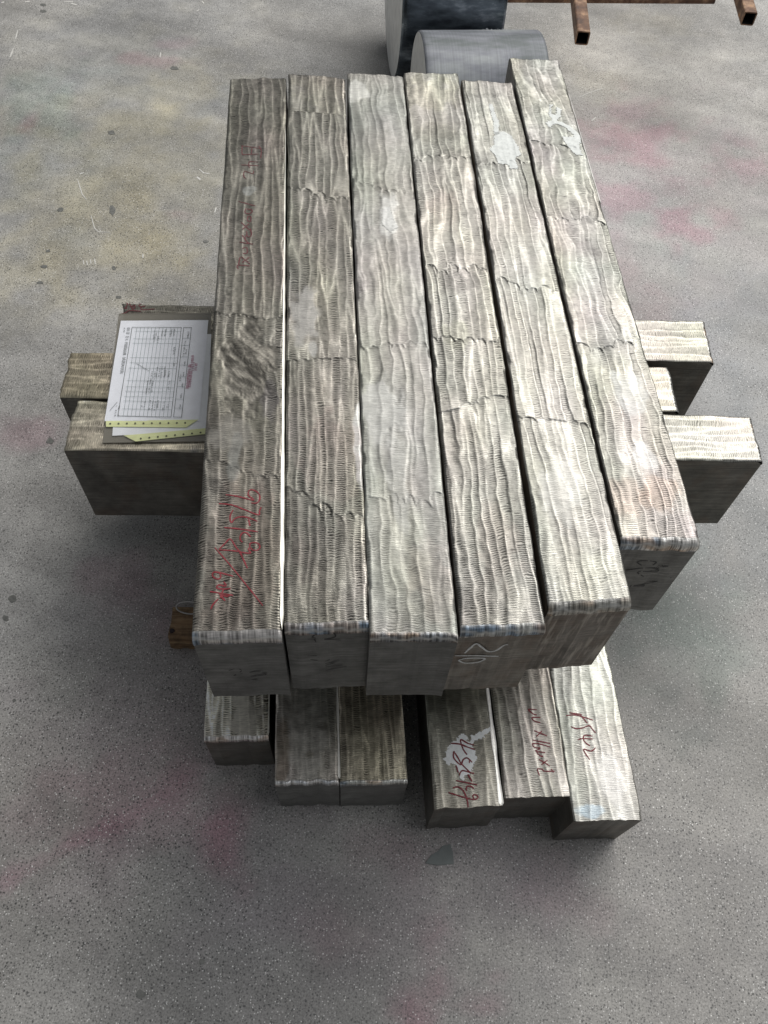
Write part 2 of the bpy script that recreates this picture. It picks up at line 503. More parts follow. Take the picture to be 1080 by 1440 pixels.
# ---------------------------------------------------------------- steel bars
class Bar:
    """a billet whose top outline is the quad A (far left) B (far right) D (near right) C (near left)"""

    def __init__(s, name, A, B, C, D, ztop, h, label, group, opt):
        s.A, s.B, s.C, s.D = [np.array(p, float) for p in (A, B, C, D)]
        s.zt, s.h = ztop, h
        o = opt
        s.o = o
        mid = (s.C + s.D) / 2
        ax = s.D - s.C
        s.rz = math.atan2(ax[1], ax[0])
        s.e = empty(name, (mid[0], mid[1], ztop - h), s.rz)
        tag(s.e, label, 'steel bar', group)
        s.inv = np.array(s.e.matrix_basis.inverted())
        s.L = float(np.linalg.norm((s.A + s.B - s.C - s.D) / 2))
        s.W = float(np.linalg.norm(s.C - s.D))
        s.build()

    def loc(s, X, Y, Z):
        P = np.stack([X.ravel(), Y.ravel(), Z.ravel(), np.ones(X.size)], 1)
        return (P @ s.inv.T)[:, :3]

    def xy(s, a, b):
        """a 0..1 across, b 0..1 from the far end to the near end"""
        X = (s.A[0] * (1 - a) + s.B[0] * a) * (1 - b) + (s.C[0] * (1 - a) + s.D[0] * a) * b
        Y = (s.A[1] * (1 - a) + s.B[1] * a) * (1 - b) + (s.C[1] * (1 - a) + s.D[1] * a) * b
        return X, Y

    def ab(s, x, y):
        a, b = .5, .5
        for _ in range(8):
            X, Y = s.xy(a, b)
            da = (s.B - s.A) * (1 - b) + (s.D - s.C) * b
            db = (s.C - s.A) * (1 - a) + (s.D - s.B) * a
            det = da[0] * db[1] - da[1] * db[0]
            rx, ry = x - X, y - Y
            a += (rx * db[1] - ry * db[0]) / det
            b += (da[0] * ry - da[1] * rx) / det
        return a, b

    def pix(s, px, py):
        p = at(px, py, s.zt)
        return s.ab(p.x, p.y)

    def fields(s, a, b):
        """height (m) and colour over the ground face"""
        o, sd = s.o, s.o['seed']
        U, Vv = a * s.W, b * s.L
        n = o.get('lanes', 7.5)
        bounds = sorted(o.get('bounds', []))
        sec = np.zeros(a.shape)
        # which pass of the grinder: a scalloped front, one lobe per lane
        D = np.full(a.shape, 9.0)
        N = np.full(a.shape, 9.0)
        for k, bd in enumerate(bounds):
            vb, amp = (bd[0] * s.L, bd[1]) if isinstance(bd, tuple) else (bd * s.L, 1.0)
            lane0 = n * (.62 + .3 * float(_h(np.array(k), np.array(sd), 4))) * a + 1.3 * (vn(a * 3.1, b * 0 + k, sd + 44) - .5) + .35 * (vn(b * 5 + k * 3, a * 1.5, sd + k) - .5)
            i0 = np.floor(lane0)
            t0 = lane0 - i0
            off = (_h(i0, i0 * 0 + k, sd + 5) - .5) * .011 * amp + (4 * (t0 - .5) ** 2) ** 1.6 * .0065 * amp + .003 * amp * (fbm(a * 26, b * 40 + k, sd + 45, 2) - .5) + .04 * amp * (vn(a * 1.3 + k * 7, 0 * a, sd) - .5)
            d = Vv - (vb + off)
            sec = np.where(d > 0, k + 1, sec)
            D = np.where(d > 0, d, D)
            N = np.where(d < 0, np.minimum(N, -d), N) * 1.0
        wob = .75 * (fbm(b * 5.5 + sec * 7.3, a * 1.6 + sec * 3, sd + 1, 3) - .5) + .34 * (vn(b * 22 + sec * 5, a * 3.5, sd + 2) - .5) + .16 * (vn(b * 62, a * 8, sd + 8) - .5)
        nn = n * (1 + .22 * (_h(sec, sec * 0, sd + 9) - .5) + .10 * (vn(b * 4, 0 * a, sd + 10) - .5))
        lane = nn * a + wob * o.get('wob', 1.0) + _h(sec, sec * 0 + 3, sd)
        lane = lane + (b - .5) * 5 * (_h(sec, sec * 0 + 1, sd + 17) - .5) * o.get('tilt', 1.0)
        ell = 3.4 * o.get('cell', .060) * (.7 + .6 * _h(sec, sec * 0, sd + 37))
        gap, i, ci, ox = cells(lane, Vv / ell + sec * 5.3 + .25 * np.sin(lane * 2.1), sd + 30)
        i = i + ci * 13
        t = np.clip(ox + .5, 0, 1)
        sft = np.clip(1 - gap * 1.15, 0, 1)
        rw = .80 + .12 * vn(Vv * 30, i * 1.3, sd + 33)
        rip = .10 * np.cos(math.tau * Vv / .0031 + 5 * vn(Vv * 70, i, sd + 34))
        ridge = sst(rw, rw + .12, sft + rip) * (.15 + .85 * vn(Vv * 70, i * 3.3, sd + 4))
        dep = .00030 + .00055 * _h(i, sec + 2, sd + 12)
        dep = dep * (.5 + vn(Vv * 12, i * 2.7, sd + 13))
        H = .72 * dep * (sft ** 2 - 1) * o.get('lane_amp', 1.0)
        lam = .0025 + .0011 * _h(i, sec + 5, sd + 6)
        lam = lam * o.get('lam', 1.0)
        ph = Vv / lam + (t - .5) ** 2 * 1.3 * (1 if sd % 2 else -1) + (t - .5) * 1.2 * (_h(i, sec, sd + 16) - .3) + 1.2 * vn(Vv * 90, i * 2.1, sd + 14) + .5 * vn(Vv * 260, U * 330, sd + 18) + _h(i, sec, sd + 15) * 9
        g = .5 + .5 * np.cos(math.tau * ph)
        cut = g ** .8
        act = sst(.25, .70, vn(Vv * 16, i * 1.7 + a * 3, sd + 22) * .5 + .5 * vn(Vv * 190, a * 26, sd + 23) + o.get('chat_bias', .10))
        H += -.00016 * (1 - cut) * act * o.get('chat', 1.0)
        rise = np.clip(D / .0022, 0, 1)
        H += -.0005 * o.get('step', 1.0) * rise * np.exp(-D / .011) * (D < 8)
        H += .0005 * o.get('step', 1.0) * np.exp(-N / .022) * (N < 8)
        H += .0008 * (fbm(b * 9, a * 1.5, sd + 40, 3) - .5) * 2 * o.get('wave', 1.0) + .0008 * o.get('wave', 1.0) * (fbm(b * 38, a * 5, sd + 41, 3) - .5)
        # colour: polished crests, oxidised hollows
        base = np.array(o['col']) * np.array([.985, .985, .965])
        dark = (1 - cut) * act * (1 - ridge) * sst(1.0, .55, sft)
        pol = .80 + .80 * ridge + .26 * cut * act - .78 * dark
        con = o.get('contrast', 1.0)
        pol = .82 + (pol - .82) * con
        pol = pol * (1 + .3 * (fbm(b * 16, a * 2.2, sd + 50, 4) - .5)) * (1 + .34 * (_h(i, sec, sd + 19) - .5) * con)
        pol = pol * (1 + .25 * (fbm(Vv * 240, U * 240, sd + 51, 2) - .5))
        start = sst(.013, .003, D * (1 + 2.0 * (sft - .2))) * sst(0, .0015, D) * (D < 8) * (.25 + .75 * _h(i, sec, sd + 20))  # dark caps at pass starts: shade of the step face put into colour
        pol = pol * (1 - .38 * start * (1 - ridge))
        C = base[None, None, :] * pol[..., None]
        # heat and oil tints
        tn, tm = fbm(b * 11 + 3, a * 1.6, sd + 60, 3), fbm(b * 8, a * 2 + 5, sd + 61, 3)
        C = C * (1 + (tn - .5)[..., None] * np.array([.08, -.04, .03]) * o.get('tint', 1.0))
        C = C * (1 + (tm - .5)[..., None] * np.array([.04, .03, -.08]) * o.get('tint', 1.0))
        for z in o.get('zones', []):   # kind, a0, b0, ra, rb, strength, colour
            kind, a0, b0, ra, rb, st = z[:6]
            d = np.sqrt(((a - a0) / ra) ** 2 + ((b - b0) / rb) ** 2) + (fbm(Vv * 45, U * 70, sd + 70 + int(b0 * 99), 3) - .5) * 1.1
            m = sst(1.05, .65, d) * st
            if kind == 'smooth':
                H = H * (1 - .8 * m)
                C = C * (1 - m[..., None]) + (np.array(z[6]) * (.85 + .4 * (fbm(U * 60, Vv * 60, sd + 3, 4)))[..., None]) * m[..., None]
            elif kind == 'tint':
                m = m * .6
                C = C * (1 - m[..., None]) + C * np.array(z[6]) * m[..., None]
            elif kind == 'swirl':
                cx, cy = a0 + .75, b0 * s.L / s.W + .25
                rr = np.sqrt((a - cx) ** 2 + (b * s.L / s.W - cy) ** 2)
                th = np.arctan2(b * s.L / s.W - cy, a - cx)
                w1 = fbm(a * 3, b * 40, sd, 3)
                l2 = rr * 5.5 + 1.6 * w1
                s2 = np.abs(2 * (l2 - np.floor(l2)) - 1)
                r2 = sst(.84, 1, s2) * vn(a * 9, b * 90, sd + 5)
                g2 = (.5 + .5 * np.cos(math.tau * (th * rr * 32 + 3 * w1 + 2 * fbm(a * 9, b * 120, sd + 2, 3))))
                q2 = fbm(a * 5 + b * 20, (b * 90 - a * 9), sd + 77, 3)
                H = H * (1 - m) + m * (-.00012 * g2 - .0009 * q2)
                C = C * (1 - m[..., None]) + (base * (.22 + .85 * sst(.3, .75, q2) + .18 * g2 + .45 * r2)[..., None]) * m[..., None]
        # rounded, nicked long edges
        for e, key in ((a * s.W, 'L'), ((1 - a) * s.W, 'R')):
            w = .0012 + .0045 * vn(Vv * 55, 0 * a, sd + (80 if key == 'L' else 81)) ** 2
            k = np.clip(1 - e / w, 0, 1)
            H -= .0016 * k ** 2
            C = C * (1 + .30 * (k > .05) * vn(Vv * 130, e * 0, sd + 83))[..., None]
        eb = np.clip(1 - Vv / .003, 0, 1)
        H -= .0012 * eb ** 2
        nn_ = sst(.72, .9, vn(Vv * 38, np.round(a) * 7, sd + 84)) * np.clip(1 - np.minimum(a, 1 - a) * s.W / .004, 0, 1)
        H -= .0016 * nn_
        return H, np.clip(C, .01, .95)

    def build(s):
        o = s.o
        du = o.get('du', .0014)
        na = int(s.W / du) + 1
        av = np.linspace(0, 1, na)
        if 'dense' in o:
            bs = []
            for (b0, b1, dv) in o['dense']:
                bs.append(np.linspace(b0, b1, max(2, int((b1 - b0) * s.L / dv) + 1)))
            bv = np.unique(np.round(np.concatenate(bs), 7))
        else:
            bv = np.linspace(0, 1, int(s.L / .00082) + 1)
            bv = 1 - (1 - bv) ** 1.18          # finer towards the near end
        a, b = np.meshgrid(av, bv)
        X, Y = s.xy(a, b)
        sd = o['seed']
        H, C = s.fields(a, b)
        # crooked outline
        nrm = (s.B - s.A) / np.linalg.norm(s.B - s.A)
        oL = (fbm(bv * 22, 0 * bv, sd + 90, 3) - .5) * .0022
        oR = (fbm(bv * 22, 0 * bv, sd + 91, 3) - .5) * .0022
        sh = oL[:, None] * (1 - a) + oR[:, None] * a
        X, Y = X + sh * nrm[0], Y + sh * nrm[1]
        ldir = (s.C - s.A) / np.linalg.norm(s.C - s.A)
        fo = (fbm(av * 5, 0 * av, sd + 92, 3) - .5) * .010 * (1 - b) ** 30 + (fbm(av * 6, 0 * av, sd + 93, 3) - .5) * .0045 * b ** 60
        X, Y = X + fo * ldir[0], Y + fo * ldir[1]
        s.grid = (av, bv, H)
        s.top_off = s.zt
        Z = s.zt + H
        V = s.loc(X, Y, Z)
        nb = len(bv)
        idx = np.arange(nb * na).reshape(nb, na)
        q = np.stack([idx[:-1, :-1], idx[1:, :-1], idx[1:, 1:], idx[:-1, 1:]], -1).reshape(-1, 4)
        Vw = V
        g = mesh_obj("ground_face", V, q, M[o.get('mat', 'ground')], s.e, smooth=True, cols=C.reshape(-1, 3))
        s.V, s.C_, s.idx = V, C, idx
        # body: skirt of the outline, front plane pushed out by the chamfer
        run, drop = o.get('chamfer', (.0, .0))
        stepk = max(1, nb // 160)
        rows = sorted(set(list(range(0, nb, stepk)) + [nb - 1]))
        cstep = max(1, na // 18)
        cols_ = sorted(set(list(range(0, na, cstep)) + [na - 1]))
        loop = [(r, 0) for r in rows] + [(nb - 1, c) for c in cols_[1:]] + [(r, na - 1) for r in rows[::-1][1:]] + [(0, c) for c in cols_[::-1][1:-1]]
        ld = ldir
        TV, BV = [], []
        for (r, c) in loop:
            v = V[idx[r, c]].copy()
            v[2] -= .0005           # just under the ground face's rounded edge
            w = v.copy()
            w[2] = 0
            if r == nb - 1:
                e2 = s.inv[:2, :2] @ (ld * run)
                w[0] += e2[0]; w[1] += e2[1]
                v[0] += e2[0]; v[1] += e2[1]
                if run: v[2] = s.h - drop
            TV.append(v); BV.append(w)
        n = len(loop)
        VV = np.array(TV + BV)
        Fs = [[i, (i + 1) % n, (i + 1) % n + n, i + n] for i in range(n)] + [list(range(n, 2 * n))]
        s.body = mesh_obj("body", VV, Fs, [M[o.get('side', 'side')]], s.e)
        # front plane for writing on it
        C3 = Vector((*(s.C + ld * run), s.zt - drop))
        D3 = Vector((*(s.D + ld * run), s.zt - drop))
        s.fp, s.fn = C3, Vector(((D3 - C3).y, -(D3 - C3).x, 0)).normalized()
        if run:
            s.chamfer(run, drop, V, idx, na, nb)

    def chamfer(s, run, drop, V, idx, na, nb):
        o, sd = s.o, s.o['seed']
        m = 12
        row = V[idx[nb - 1]]
        n0, na = na, 190
        aa = np.linspace(0, 1, na)
        row = np.stack([np.interp(aa, np.linspace(0, 1, n0), row[:, k]) for k in range(3)], 1)
        e2 = s.inv[:2, :2] @ ((s.C - s.A) / np.linalg.norm(s.C - s.A))
        P = np.zeros((m + 1, na, 3))
        tt = np.linspace(0, 1, m + 1)
        av = np.linspace(0, 1, na)
        skirt = (.0015 + .006 * o.get('skirt', 1.0) * np.clip(fbm(av * 4, 0 * av, sd + 101, 3) - .25, 0, 1) * 1.4)
        stripe = vn(av * 38, 0 * av, sd + 102)
        stripe2 = vn(av * 90, 0 * av, sd + 103)
        for j, t in enumerate(tt):
            base = row
            if t <= .6:
                k = t / .6
                P[j, :, 0] = base[:, 0] + e2[0] * (run + .0008) * math.sin(k * 1.57) ** 1.1
                P[j, :, 1] = base[:, 1] + e2[1] * (run + .0008) * math.sin(k * 1.57) ** 1.1
                P[j, :, 2] = base[:, 2] * (1 - k) + (s.h - drop) * k + .0022 * math.sin(k * math.pi)
            else:
                k = (t - .6) / .4
                P[j, :, 0] = base[:, 0] + e2[0] * (run + .0008)
                P[j, :, 1] = base[:, 1] + e2[1] * (run + .0008)
                P[j, :, 2] = s.h - drop - skirt * k
            amp = .0004 * math.sin(min(1, t * 1.2) * math.pi)
            P[j, :, 1] -= amp * stripe
            P[j, :, 2] += amp * stripe
        A2, T2 = np.meshgrid(av, tt)
        base = np.array(o.get('cham_col', (.42, .41, .39)))
        k = (.45 + 1.15 * sst(.2, .8, stripe * .45 + stripe2 * .55)[None, :] * np.ones_like(T2)) * (.8 + .4 * vn(A2 * 60, T2 * 3, sd + 104))
        C = base * k[..., None]
        tint = fbm(A2 * 5, T2 * .7, sd + 110, 2)
        blue = sst(.42, .66, tint) * o.get('blue', .8)
        C = C * (1 - blue[..., None]) + (np.array([.20, .26, .33]) * k[..., None] * 1.0) * blue[..., None]
        brn = sst(.55, .75, fbm(A2 * 4 + 9, T2, sd + 111, 2)) * .6
        C = C * (1 - brn[..., None]) + (np.array([.34, .22, .13]) * k[..., None]) * brn[..., None]
        # pale crack-like crest where the passes meet
        crest = .42 + .22 * (fbm(av * 6, 0 * av, sd + 120, 3) - .5) * 2
        kk = np.exp(-((T2 - crest[None, :]) / .07) ** 2) * .7
        C = C * (1 - kk[..., None]) + np.array([.72, .70, .66]) * kk[..., None]
        kk = np.exp(-(T2 / .10) ** 2) * .6
        C = C * (1 - kk[..., None]) + np.array([.66, .64, .60]) * kk[..., None]
        ix = np.arange((m + 1) * na).reshape(m + 1, na)
        q = np.stack([ix[:-1, :-1], ix[1:, :-1], ix[1:, 1:], ix[:-1, 1:]], -1).reshape(-1, 4)
        mesh_obj("chamfered_edge", P.reshape(-1, 3), q, M['chamfer'], s.e, smooth=True, cols=np.clip(C, .01, .9).reshape(-1, 3))

    def z_at(s, x, y):
        a, b = s.ab(x, y)
        av, bv, H = s.grid
        a, b = min(max(a, 0), 1), min(max(b, 0), 1)
        fi = a * (len(av) - 1)
        i = min(int(fi), len(av) - 2)
        j = min(max(int(np.searchsorted(bv, b)) - 1, 0), len(bv) - 2)
        u, v = fi - i, (b - bv[j]) / (bv[j + 1] - bv[j])
        return s.zt + float((H[j, i] * (1 - u) + H[j, i + 1] * u) * (1 - v) + (H[j + 1, i] * (1 - u) + H[j + 1, i + 1] * u) * v)

    def write_top(s, strokes, org, sc, width, mat, name="handwriting"):
        SNAP[0] = s.z_at
        st = [[(org[0] + x / sc, org[1] + y / sc) for x, y in k] for k in strokes]
        write(name, st, lambda x, y: at(x, y, s.zt), Vector((0, 0, 1)), width, mat, s.e, lift=.00045)
        SNAP[0] = None

    def write_front(s, strokes, org, sc, width, mat, name="handwriting"):
        st = [[(org[0] + x / sc, org[1] + y / sc) for x, y in k] for k in strokes]
        write(name, st, lambda x, y: at_plane(x, y, s.fp, s.fn), s.fn, width, mat, s.e, lift=.0006)

    def patch(s, poly, org, sc, mat, name="paint_patch"):
        """a film of paint covering the cells of the ground face inside a traced outline"""
        pp = []
        for x, y in poly:
            a_, b_ = s.pix(org[0] + x / sc, org[1] + y / sc)
            pp.append((a_, b_))
        av, bv, H = s.grid
        ac, bc = (av[:-1] + av[1:]) / 2, (bv[:-1] + bv[1:]) / 2
        A2, B2 = np.meshgrid(ac, bc)
        jit = (fbm(A2 * 40, B2 * 400, 5, 3) - .5) * .06
        m = in_poly(A2 + jit, B2 + jit * .06, pp)
        idx = s.idx
        q = np.stack([idx[:-1, :-1], idx[1:, :-1], idx[1:, 1:], idx[:-1, 1:]], -1)[m]
        if not len(q): return
        used, inv = np.unique(q.ravel(), return_inverse=True)
        V = s.V[used].copy()
        V[:, 2] += .0005 + .0003 * vn(V[:, 0] * 300, V[:, 1] * 300, 9)
        mesh_obj(name, V, inv.reshape(-1, 4), mat, s.e, smooth=True)

    def edge_strip(s, side, b0, b1, w0, w1, col, name="polished_edge"):
        """a burnished burr running along one long edge"""
        n = 150
        bb = np.linspace(b0, b1, n)
        sg = 1 if side == 'R' else -1
        aE = 1.0 if side == 'R' else 0.0
        V, Cc = [], []
        ex = (s.B - s.A) / np.linalg.norm(s.B - s.A)
        for j, b_ in enumerate(bb):
            X, Y = s.xy(aE, b_)
            w = (w0 + (w1 - w0) * j / (n - 1)) * (.75 + .5 * float(vn(b_ * 60, 0, 5)))
            w *= min(1.0, j / 6 + .05, (n - 1 - j) / 3 + .05)
            for f, dz in ((-.35, .0008), (.45, .0006), (1.0, -.0012)):
                x, y = X + ex[0] * sg * w * (f - .45), Y + ex[1] * sg * w * (f - .45)
                p = s.inv @ np.array([x, y, s.zt + dz - .0004, 1])
                V.append(p[:3])
                Cc.append(np.array(col) * (.9 + .2 * float(vn(j * .7, f, 3))))
        q = []
        for j in range(n - 1):
            for k in (0, 1):
                a_ = j * 3 + k
                q.append([a_, a_ + 1, a_ + 4, a_ + 3] if sg < 0 else [a_, a_ + 3, a_ + 4, a_ + 1])
        mesh_obj(name, V, np.array(q), M['paint_edge'], s.e, smooth=True, cols=np.array(Cc))


kk = NT("burnished_edge_steel")
kk.set(Base_Color=kk.attr(), Metallic=.35, Roughness=.35)
M['paint_edge'] = kk.m

P = lambda x, y: tuple(at(x, y, ZT).xy)


def bnd(A, B, C, D, zt, ys):
    """picture rows of grinding fronts -> fractions along the bar"""
    out = []
    for yy in ys:
        amp = 1.0
        if isinstance(yy, tuple): yy, amp = yy
        lo, hi = 0.0, 1.0
        for _ in range(30):
            m = (lo + hi) / 2
            X = (A[0] + B[0]) / 2 * (1 - m) + (C[0] + D[0]) / 2 * m
            Y = (A[1] + B[1]) / 2 * (1 - m) + (C[1] + D[1]) / 2 * m
            d = Vector((X, Y, zt - CAM_Z))
            py = 720 - F_PX * d.dot(UP) / d.dot(fw)
            if py < yy: lo = m
            else: hi = m
        out.append((m, amp))
    return out


TOPG, CRG, BOG = "ground steel bars of the top layer", "steel bars lying crosswise in the middle layer", "steel bars of the bottom layer"
olive, grey, pale = (.40, .37, .31), (.52, .51, .48), (.74, .72, .67)
tops = [
    dict(q=[(-.3400, 1.438), (-.2410, 1.456), (-.2050, .363), (-.1045, .374)], mat='ground', seed=11, col=(.212, .199, .178), rows=[(440, .6), (655, 1.0)],
         chamfer=(.009, .013), lanes=7.6, contrast=1.15, chat=1.2, step=.5, lane_amp=.6, wave=.6, cell=.075, blue=.9, cham_col=(.5, .47, .45), side='side',
         label="leftmost olive grey steel bar of the top layer, with a large red handwritten weight"),
    dict(q=[(-.2385, 1.470), (-.1340, 1.466), (-.1030, .382), (-.0070, .393)], mat='ground', seed=24, col=(.225, .214, .194), rows=[(158, .12), (266, 1.0), (505, .35), (705, 1.0)],
         chamfer=(.009, .011), lanes=8.4, contrast=1.2, chat=1.2, step=.7, lane_amp=.6, wave=.6, tilt=.4, cell=.07, blue=1.0, cham_col=(.42, .36, .32), skirt=.2, side='side',
         label="top steel bar with rows of dark gouges, right beside the bar with the red weight"),
    dict(q=[(-.1315, 1.483), (-.0290, 1.493), (-.0050, .380), (.0945, .387)], mat='ground_soft', seed=35, col=(.285, .281, .265), rows=[(262, .9), (480, 1.4), (690, 1.6)],
         chamfer=(.007, .009), lanes=7.5, contrast=.55, chat=.6, step=.4, wob=1.5, wave=1.3, cell=.11, blue=.3, cham_col=(.22, .21, .20), skirt=.3, side='side',
         label="smoothest grey steel bar of the top layer, with a blank front face"),
    dict(q=[(-.0275, 1.500), (.0730, 1.514), (.0975, .396), (.1955, .407)], mat='ground', seed=46, col=(.25, .241, .224), rows=[(216, 1.2), (362, 1.8), (480, 1.2), (567, .6)],
         chamfer=(.008, .011), lanes=7.6, contrast=1.0, chat=1.0, step=1.0, lane_amp=1.5, wave=1.5, wob=1.5, cell=.09, blue=1.0, cham_col=(.5, .5, .47), side='side_rust',
         label="brownish ground steel bar with white chalk marks on its rusty front face"),
    dict(q=[(.0790, 1.494), (.1740, 1.496), (.1995, .435), (.2985, .449)], mat='ground', seed=57, col=(.285, .279, .262), rows=[(228, 1.2), (392, 1.3), (597, .8)],
         chamfer=(.010, .013), lanes=8.0, contrast=.8, chat=1.1, step=1.0, lane_amp=1.6, wave=1.6, wob=1.3, cell=.12, blue=.15, cham_col=(.34, .32, .28), skirt=.3, side='side_streak',
         label="pale top steel bar with a round white patch at its far end and brown-streaked front"),
    dict(q=[(.1685, 1.577), (.2640, 1.586), (.2930, .533), (.3920, .540)], mat='ground', seed=68, col=(.27, .262, .245), rows=[(197, 1.0), (315, 1.2), (474, 1.4)],
         chamfer=(.009, .012), lanes=7.4, contrast=.85, chat=1.1, step=1.2, lane_amp=1.9, wave=2.0, wob=2.0, cell=.07, blue=.8, cham_col=(.55, .53, .5), tint=1.6, side='side',
         label="rightmost pale steel bar of the top layer, set back, black scribble on its front"),
]
T = []
for i, t in enumerate(tops):
    q = t.pop('q')
    t['bounds'] = bnd(*q, ZT, t.pop('rows'))
    t['zones'] = []
    lb = t.pop('label')

    def zn(kind, px, py, ra, rb, st, c=None, q=q, t=t):
        # picture point -> fractions
        A, B, C, D = [np.array(v) for v in q]
        b = bnd(*q, ZT, [py])[0][0]
        xl, xr = (A * (1 - b) + C * b), (B * (1 - b) + D * b)
        p = at(px, py, ZT)
        a = (p.x - xl[0]) / (xr[0] - xl[0])
        t['zones'].append((kind, a, b, ra, rb, st) + ((c,) if c else ()))
    if i == 0:
        zn('swirl', 348, 510, .42, .075, 1.0)
        zn('smooth', 330, 640, .10, .045, .75, (.24, .24, .225))
        zn('smooth', 325, 610, .3, .03, .5, (.25, .24, .22))
        zn('smooth', 350, 268, .12, .012, .6, (.34, .35, .34))
        zn('tint', 380, 560, .12, .05, .8, (.62, .60, .75))
        zn('tint', 340, 780, .6, .10, .5, (1.08, .92, .92))
    if i == 1:
        zn('smooth', 428, 445, .22, .055, .8, (.25, .245, .235))
        zn('smooth', 441, 492, .08, .014, .5, (.36, .36, .35))
        zn('smooth', 505, 620, .07, .06, .8, (.32, .32, .31))
        zn('tint', 450, 130, .6, .06, .7, (1.25, 1.24, 1.15))
        zn('tint', 470, 640, .5, .07, .5, (1.06, .90, .92))
        zn('tint', 470, 800, .6, .07, .6, (.92, .84, .9))
    if i == 2:
        zn('smooth', 545, 300, .16, .05, .6, (.44, .44, .43))
        zn('smooth', 551, 318, .10, .018, .7, (.58, .58, .56))
        zn('smooth', 538, 580, .28, .065, .75, (.28, .28, .27))
        zn('tint', 535, 262, .12, .018, .9, (.45, .43, .43))
        zn('tint', 505, 330, .2, .10, .6, (.75, .72, .76))
        zn('smooth', 500, 128, .25, .03, .7, (.42, .42, .40))
        zn('tint', 545, 770, .5, .12, .7, (1.25, 1.25, 1.2))
        zn('tint', 610, 820, .3, .06, .5, (1.1, .98, .95))
        zn('smooth', 560, 680, .15, .07, .5, (.28, .28, .27))
    if i == 3:
        zn('tint', 600, 130, .6, .05, .8, (1.08, 1.08, .95))
        zn('tint', 615, 185, .5, .03, .7, (.78, .76, .72))
        zn('tint', 625, 290, .3, .05, .6, (.95, .84, .84))
        zn('tint', 650, 395, .35, .028, .8, (.60, .58, .60))
        zn('tint', 640, 470, .25, .03, .7, (.82, .86, .74))
        zn('tint', 700, 760, .3, .06, .5, (1.04, .93, .92))
        zn('tint', 655, 330, .2, .03, .8, (1.5, 1.5, 1.45))
        zn('tint', 650, 640, .4, .05, .5, (.9, .84, .86))
    if i == 4:
        zn('smooth', 708, 200, .2, .035, .4, (.31, .31, .30))
        zn('tint', 690, 225, .5, .02, .8, (.62, .62, .62))
        zn('smooth', 790, 690, .30, .05, .45, (.28, .28, .27))
        zn('tint', 765, 640, .12, .015, .7, (.75, .75, .8))
        zn('tint', 730, 430, .5, .04, .5, (.82, .80, .78))
        zn('tint', 820, 810, .7, .05, .5, (1.15, 1.15, 1.08))
    if i == 5:
        zn('smooth', 885, 555, .24, .05, .4, (.27, .28, .28))
        zn('smooth', 905, 640, .17, .026, .5, (.31, .31, .31))
        zn('tint', 925, 690, .3, .030, .7, (1.12, .94, .80))
        zn('tint', 860, 240, .3, .05, .4, (.92, .92, .82))
        zn('tint', 790, 205, .35, .02, .7, (.58, .58, .55))
        zn('tint', 810, 350, .4, .03, .7, (.68, .64, .66))
        zn('tint', 850, 500, .25, .03, .7, (.62, .62, .66))
        zn('tint', 880, 700, .3, .03, .7, (1.1, .92, .85))
    T.append(Bar("steel_bar", *q, ZT, HT, lb, TOPG, t))

# middle layer: three bars lying crosswise; A,B is the left end, the bar runs to the right
ZC = ZT - HT - .0006
def cross(q, seed, label, dense, **kw):
    o = dict(seed=seed, lanes=5.5, dense=dense, du=.0018, side='side_dark', lam=1.0, col=(.56, .53, .47), contrast=.8, step=.8, bounds=[], chamfer=(.006, .009), blue=0, cham_col=(.2, .2, .19))
    o.update(kw)
    # far-end edge is the left end: (A,B) = left near, left far
    return Bar("steel_bar", *q, ZC, HC - .0012, label, CRG, o)


cross([(-.4700, .955), (-.4890, 1.049), (.5480, 1.020), (.5440, 1.119)], 71, "farthest crosswise steel bar, with a small red number by the folder's top edge",
      [(0, .34, .0016), (.34, .78, .03), (.78, 1, .0013)], bounds=[(.86, .6)], col=(.32, .31, .28), lane_amp=1.2, zones=[('tint', .5, .0, 1.5, .5, 1.0, (.45, .42, .36))])
C3 = bpy.data.objects
CB2 = cross([(-.5390, .831), (-.5470, .928), (.4720, .903), (.4660, 1.000)], 72, "middle crosswise steel bar, only a short stub of it showing right of the stack",
      [(0, .30, .0015), (.30, .84, .03), (.84, 1, .0013)], col=(.33, .31, .275), chat=1.6, zones=[('tint', .5, .0, 1.6, .35, 1.6, (1.55, 1.45, 1.25))])
CB1 = cross([(-.5040, .728), (-.5110, .827), (.5980, .812), (.5930, .905)], 73, "nearest crosswise steel bar, sticking out longest at the right, folder on its left end",
      [(0, .34, .0014), (.34, .76, .03), (.76, 1, .0012)], col=(.34, .33, .305), chat=1.6, zones=[('tint', .5, .0, 1.6, .35, 1.6, (1.7, 1.6, 1.4))], lanes=7)

# bottom layer
ZB = ZC - HC
HBB = ZB - .0
WOODH = .044


def bottom(C, D, seed, label, **kw):
    C, D = np.array(C), np.array(D)
    v = np.array([-.128, 1.075])
    v = v * kw.pop('len', 1.0)
    o = dict(seed=seed, dense=[(0, .72, .03), (.72, 1, .0011)], du=.0014, side='side_dark', col=(.50, .47, .41), chamfer=(0, 0), bounds=[])
    o.update(kw)
    return Bar("steel_bar", tuple(C + v), tuple(D + v), tuple(C), tuple(D), ZB, ZB - .0006, label, BOG, o)


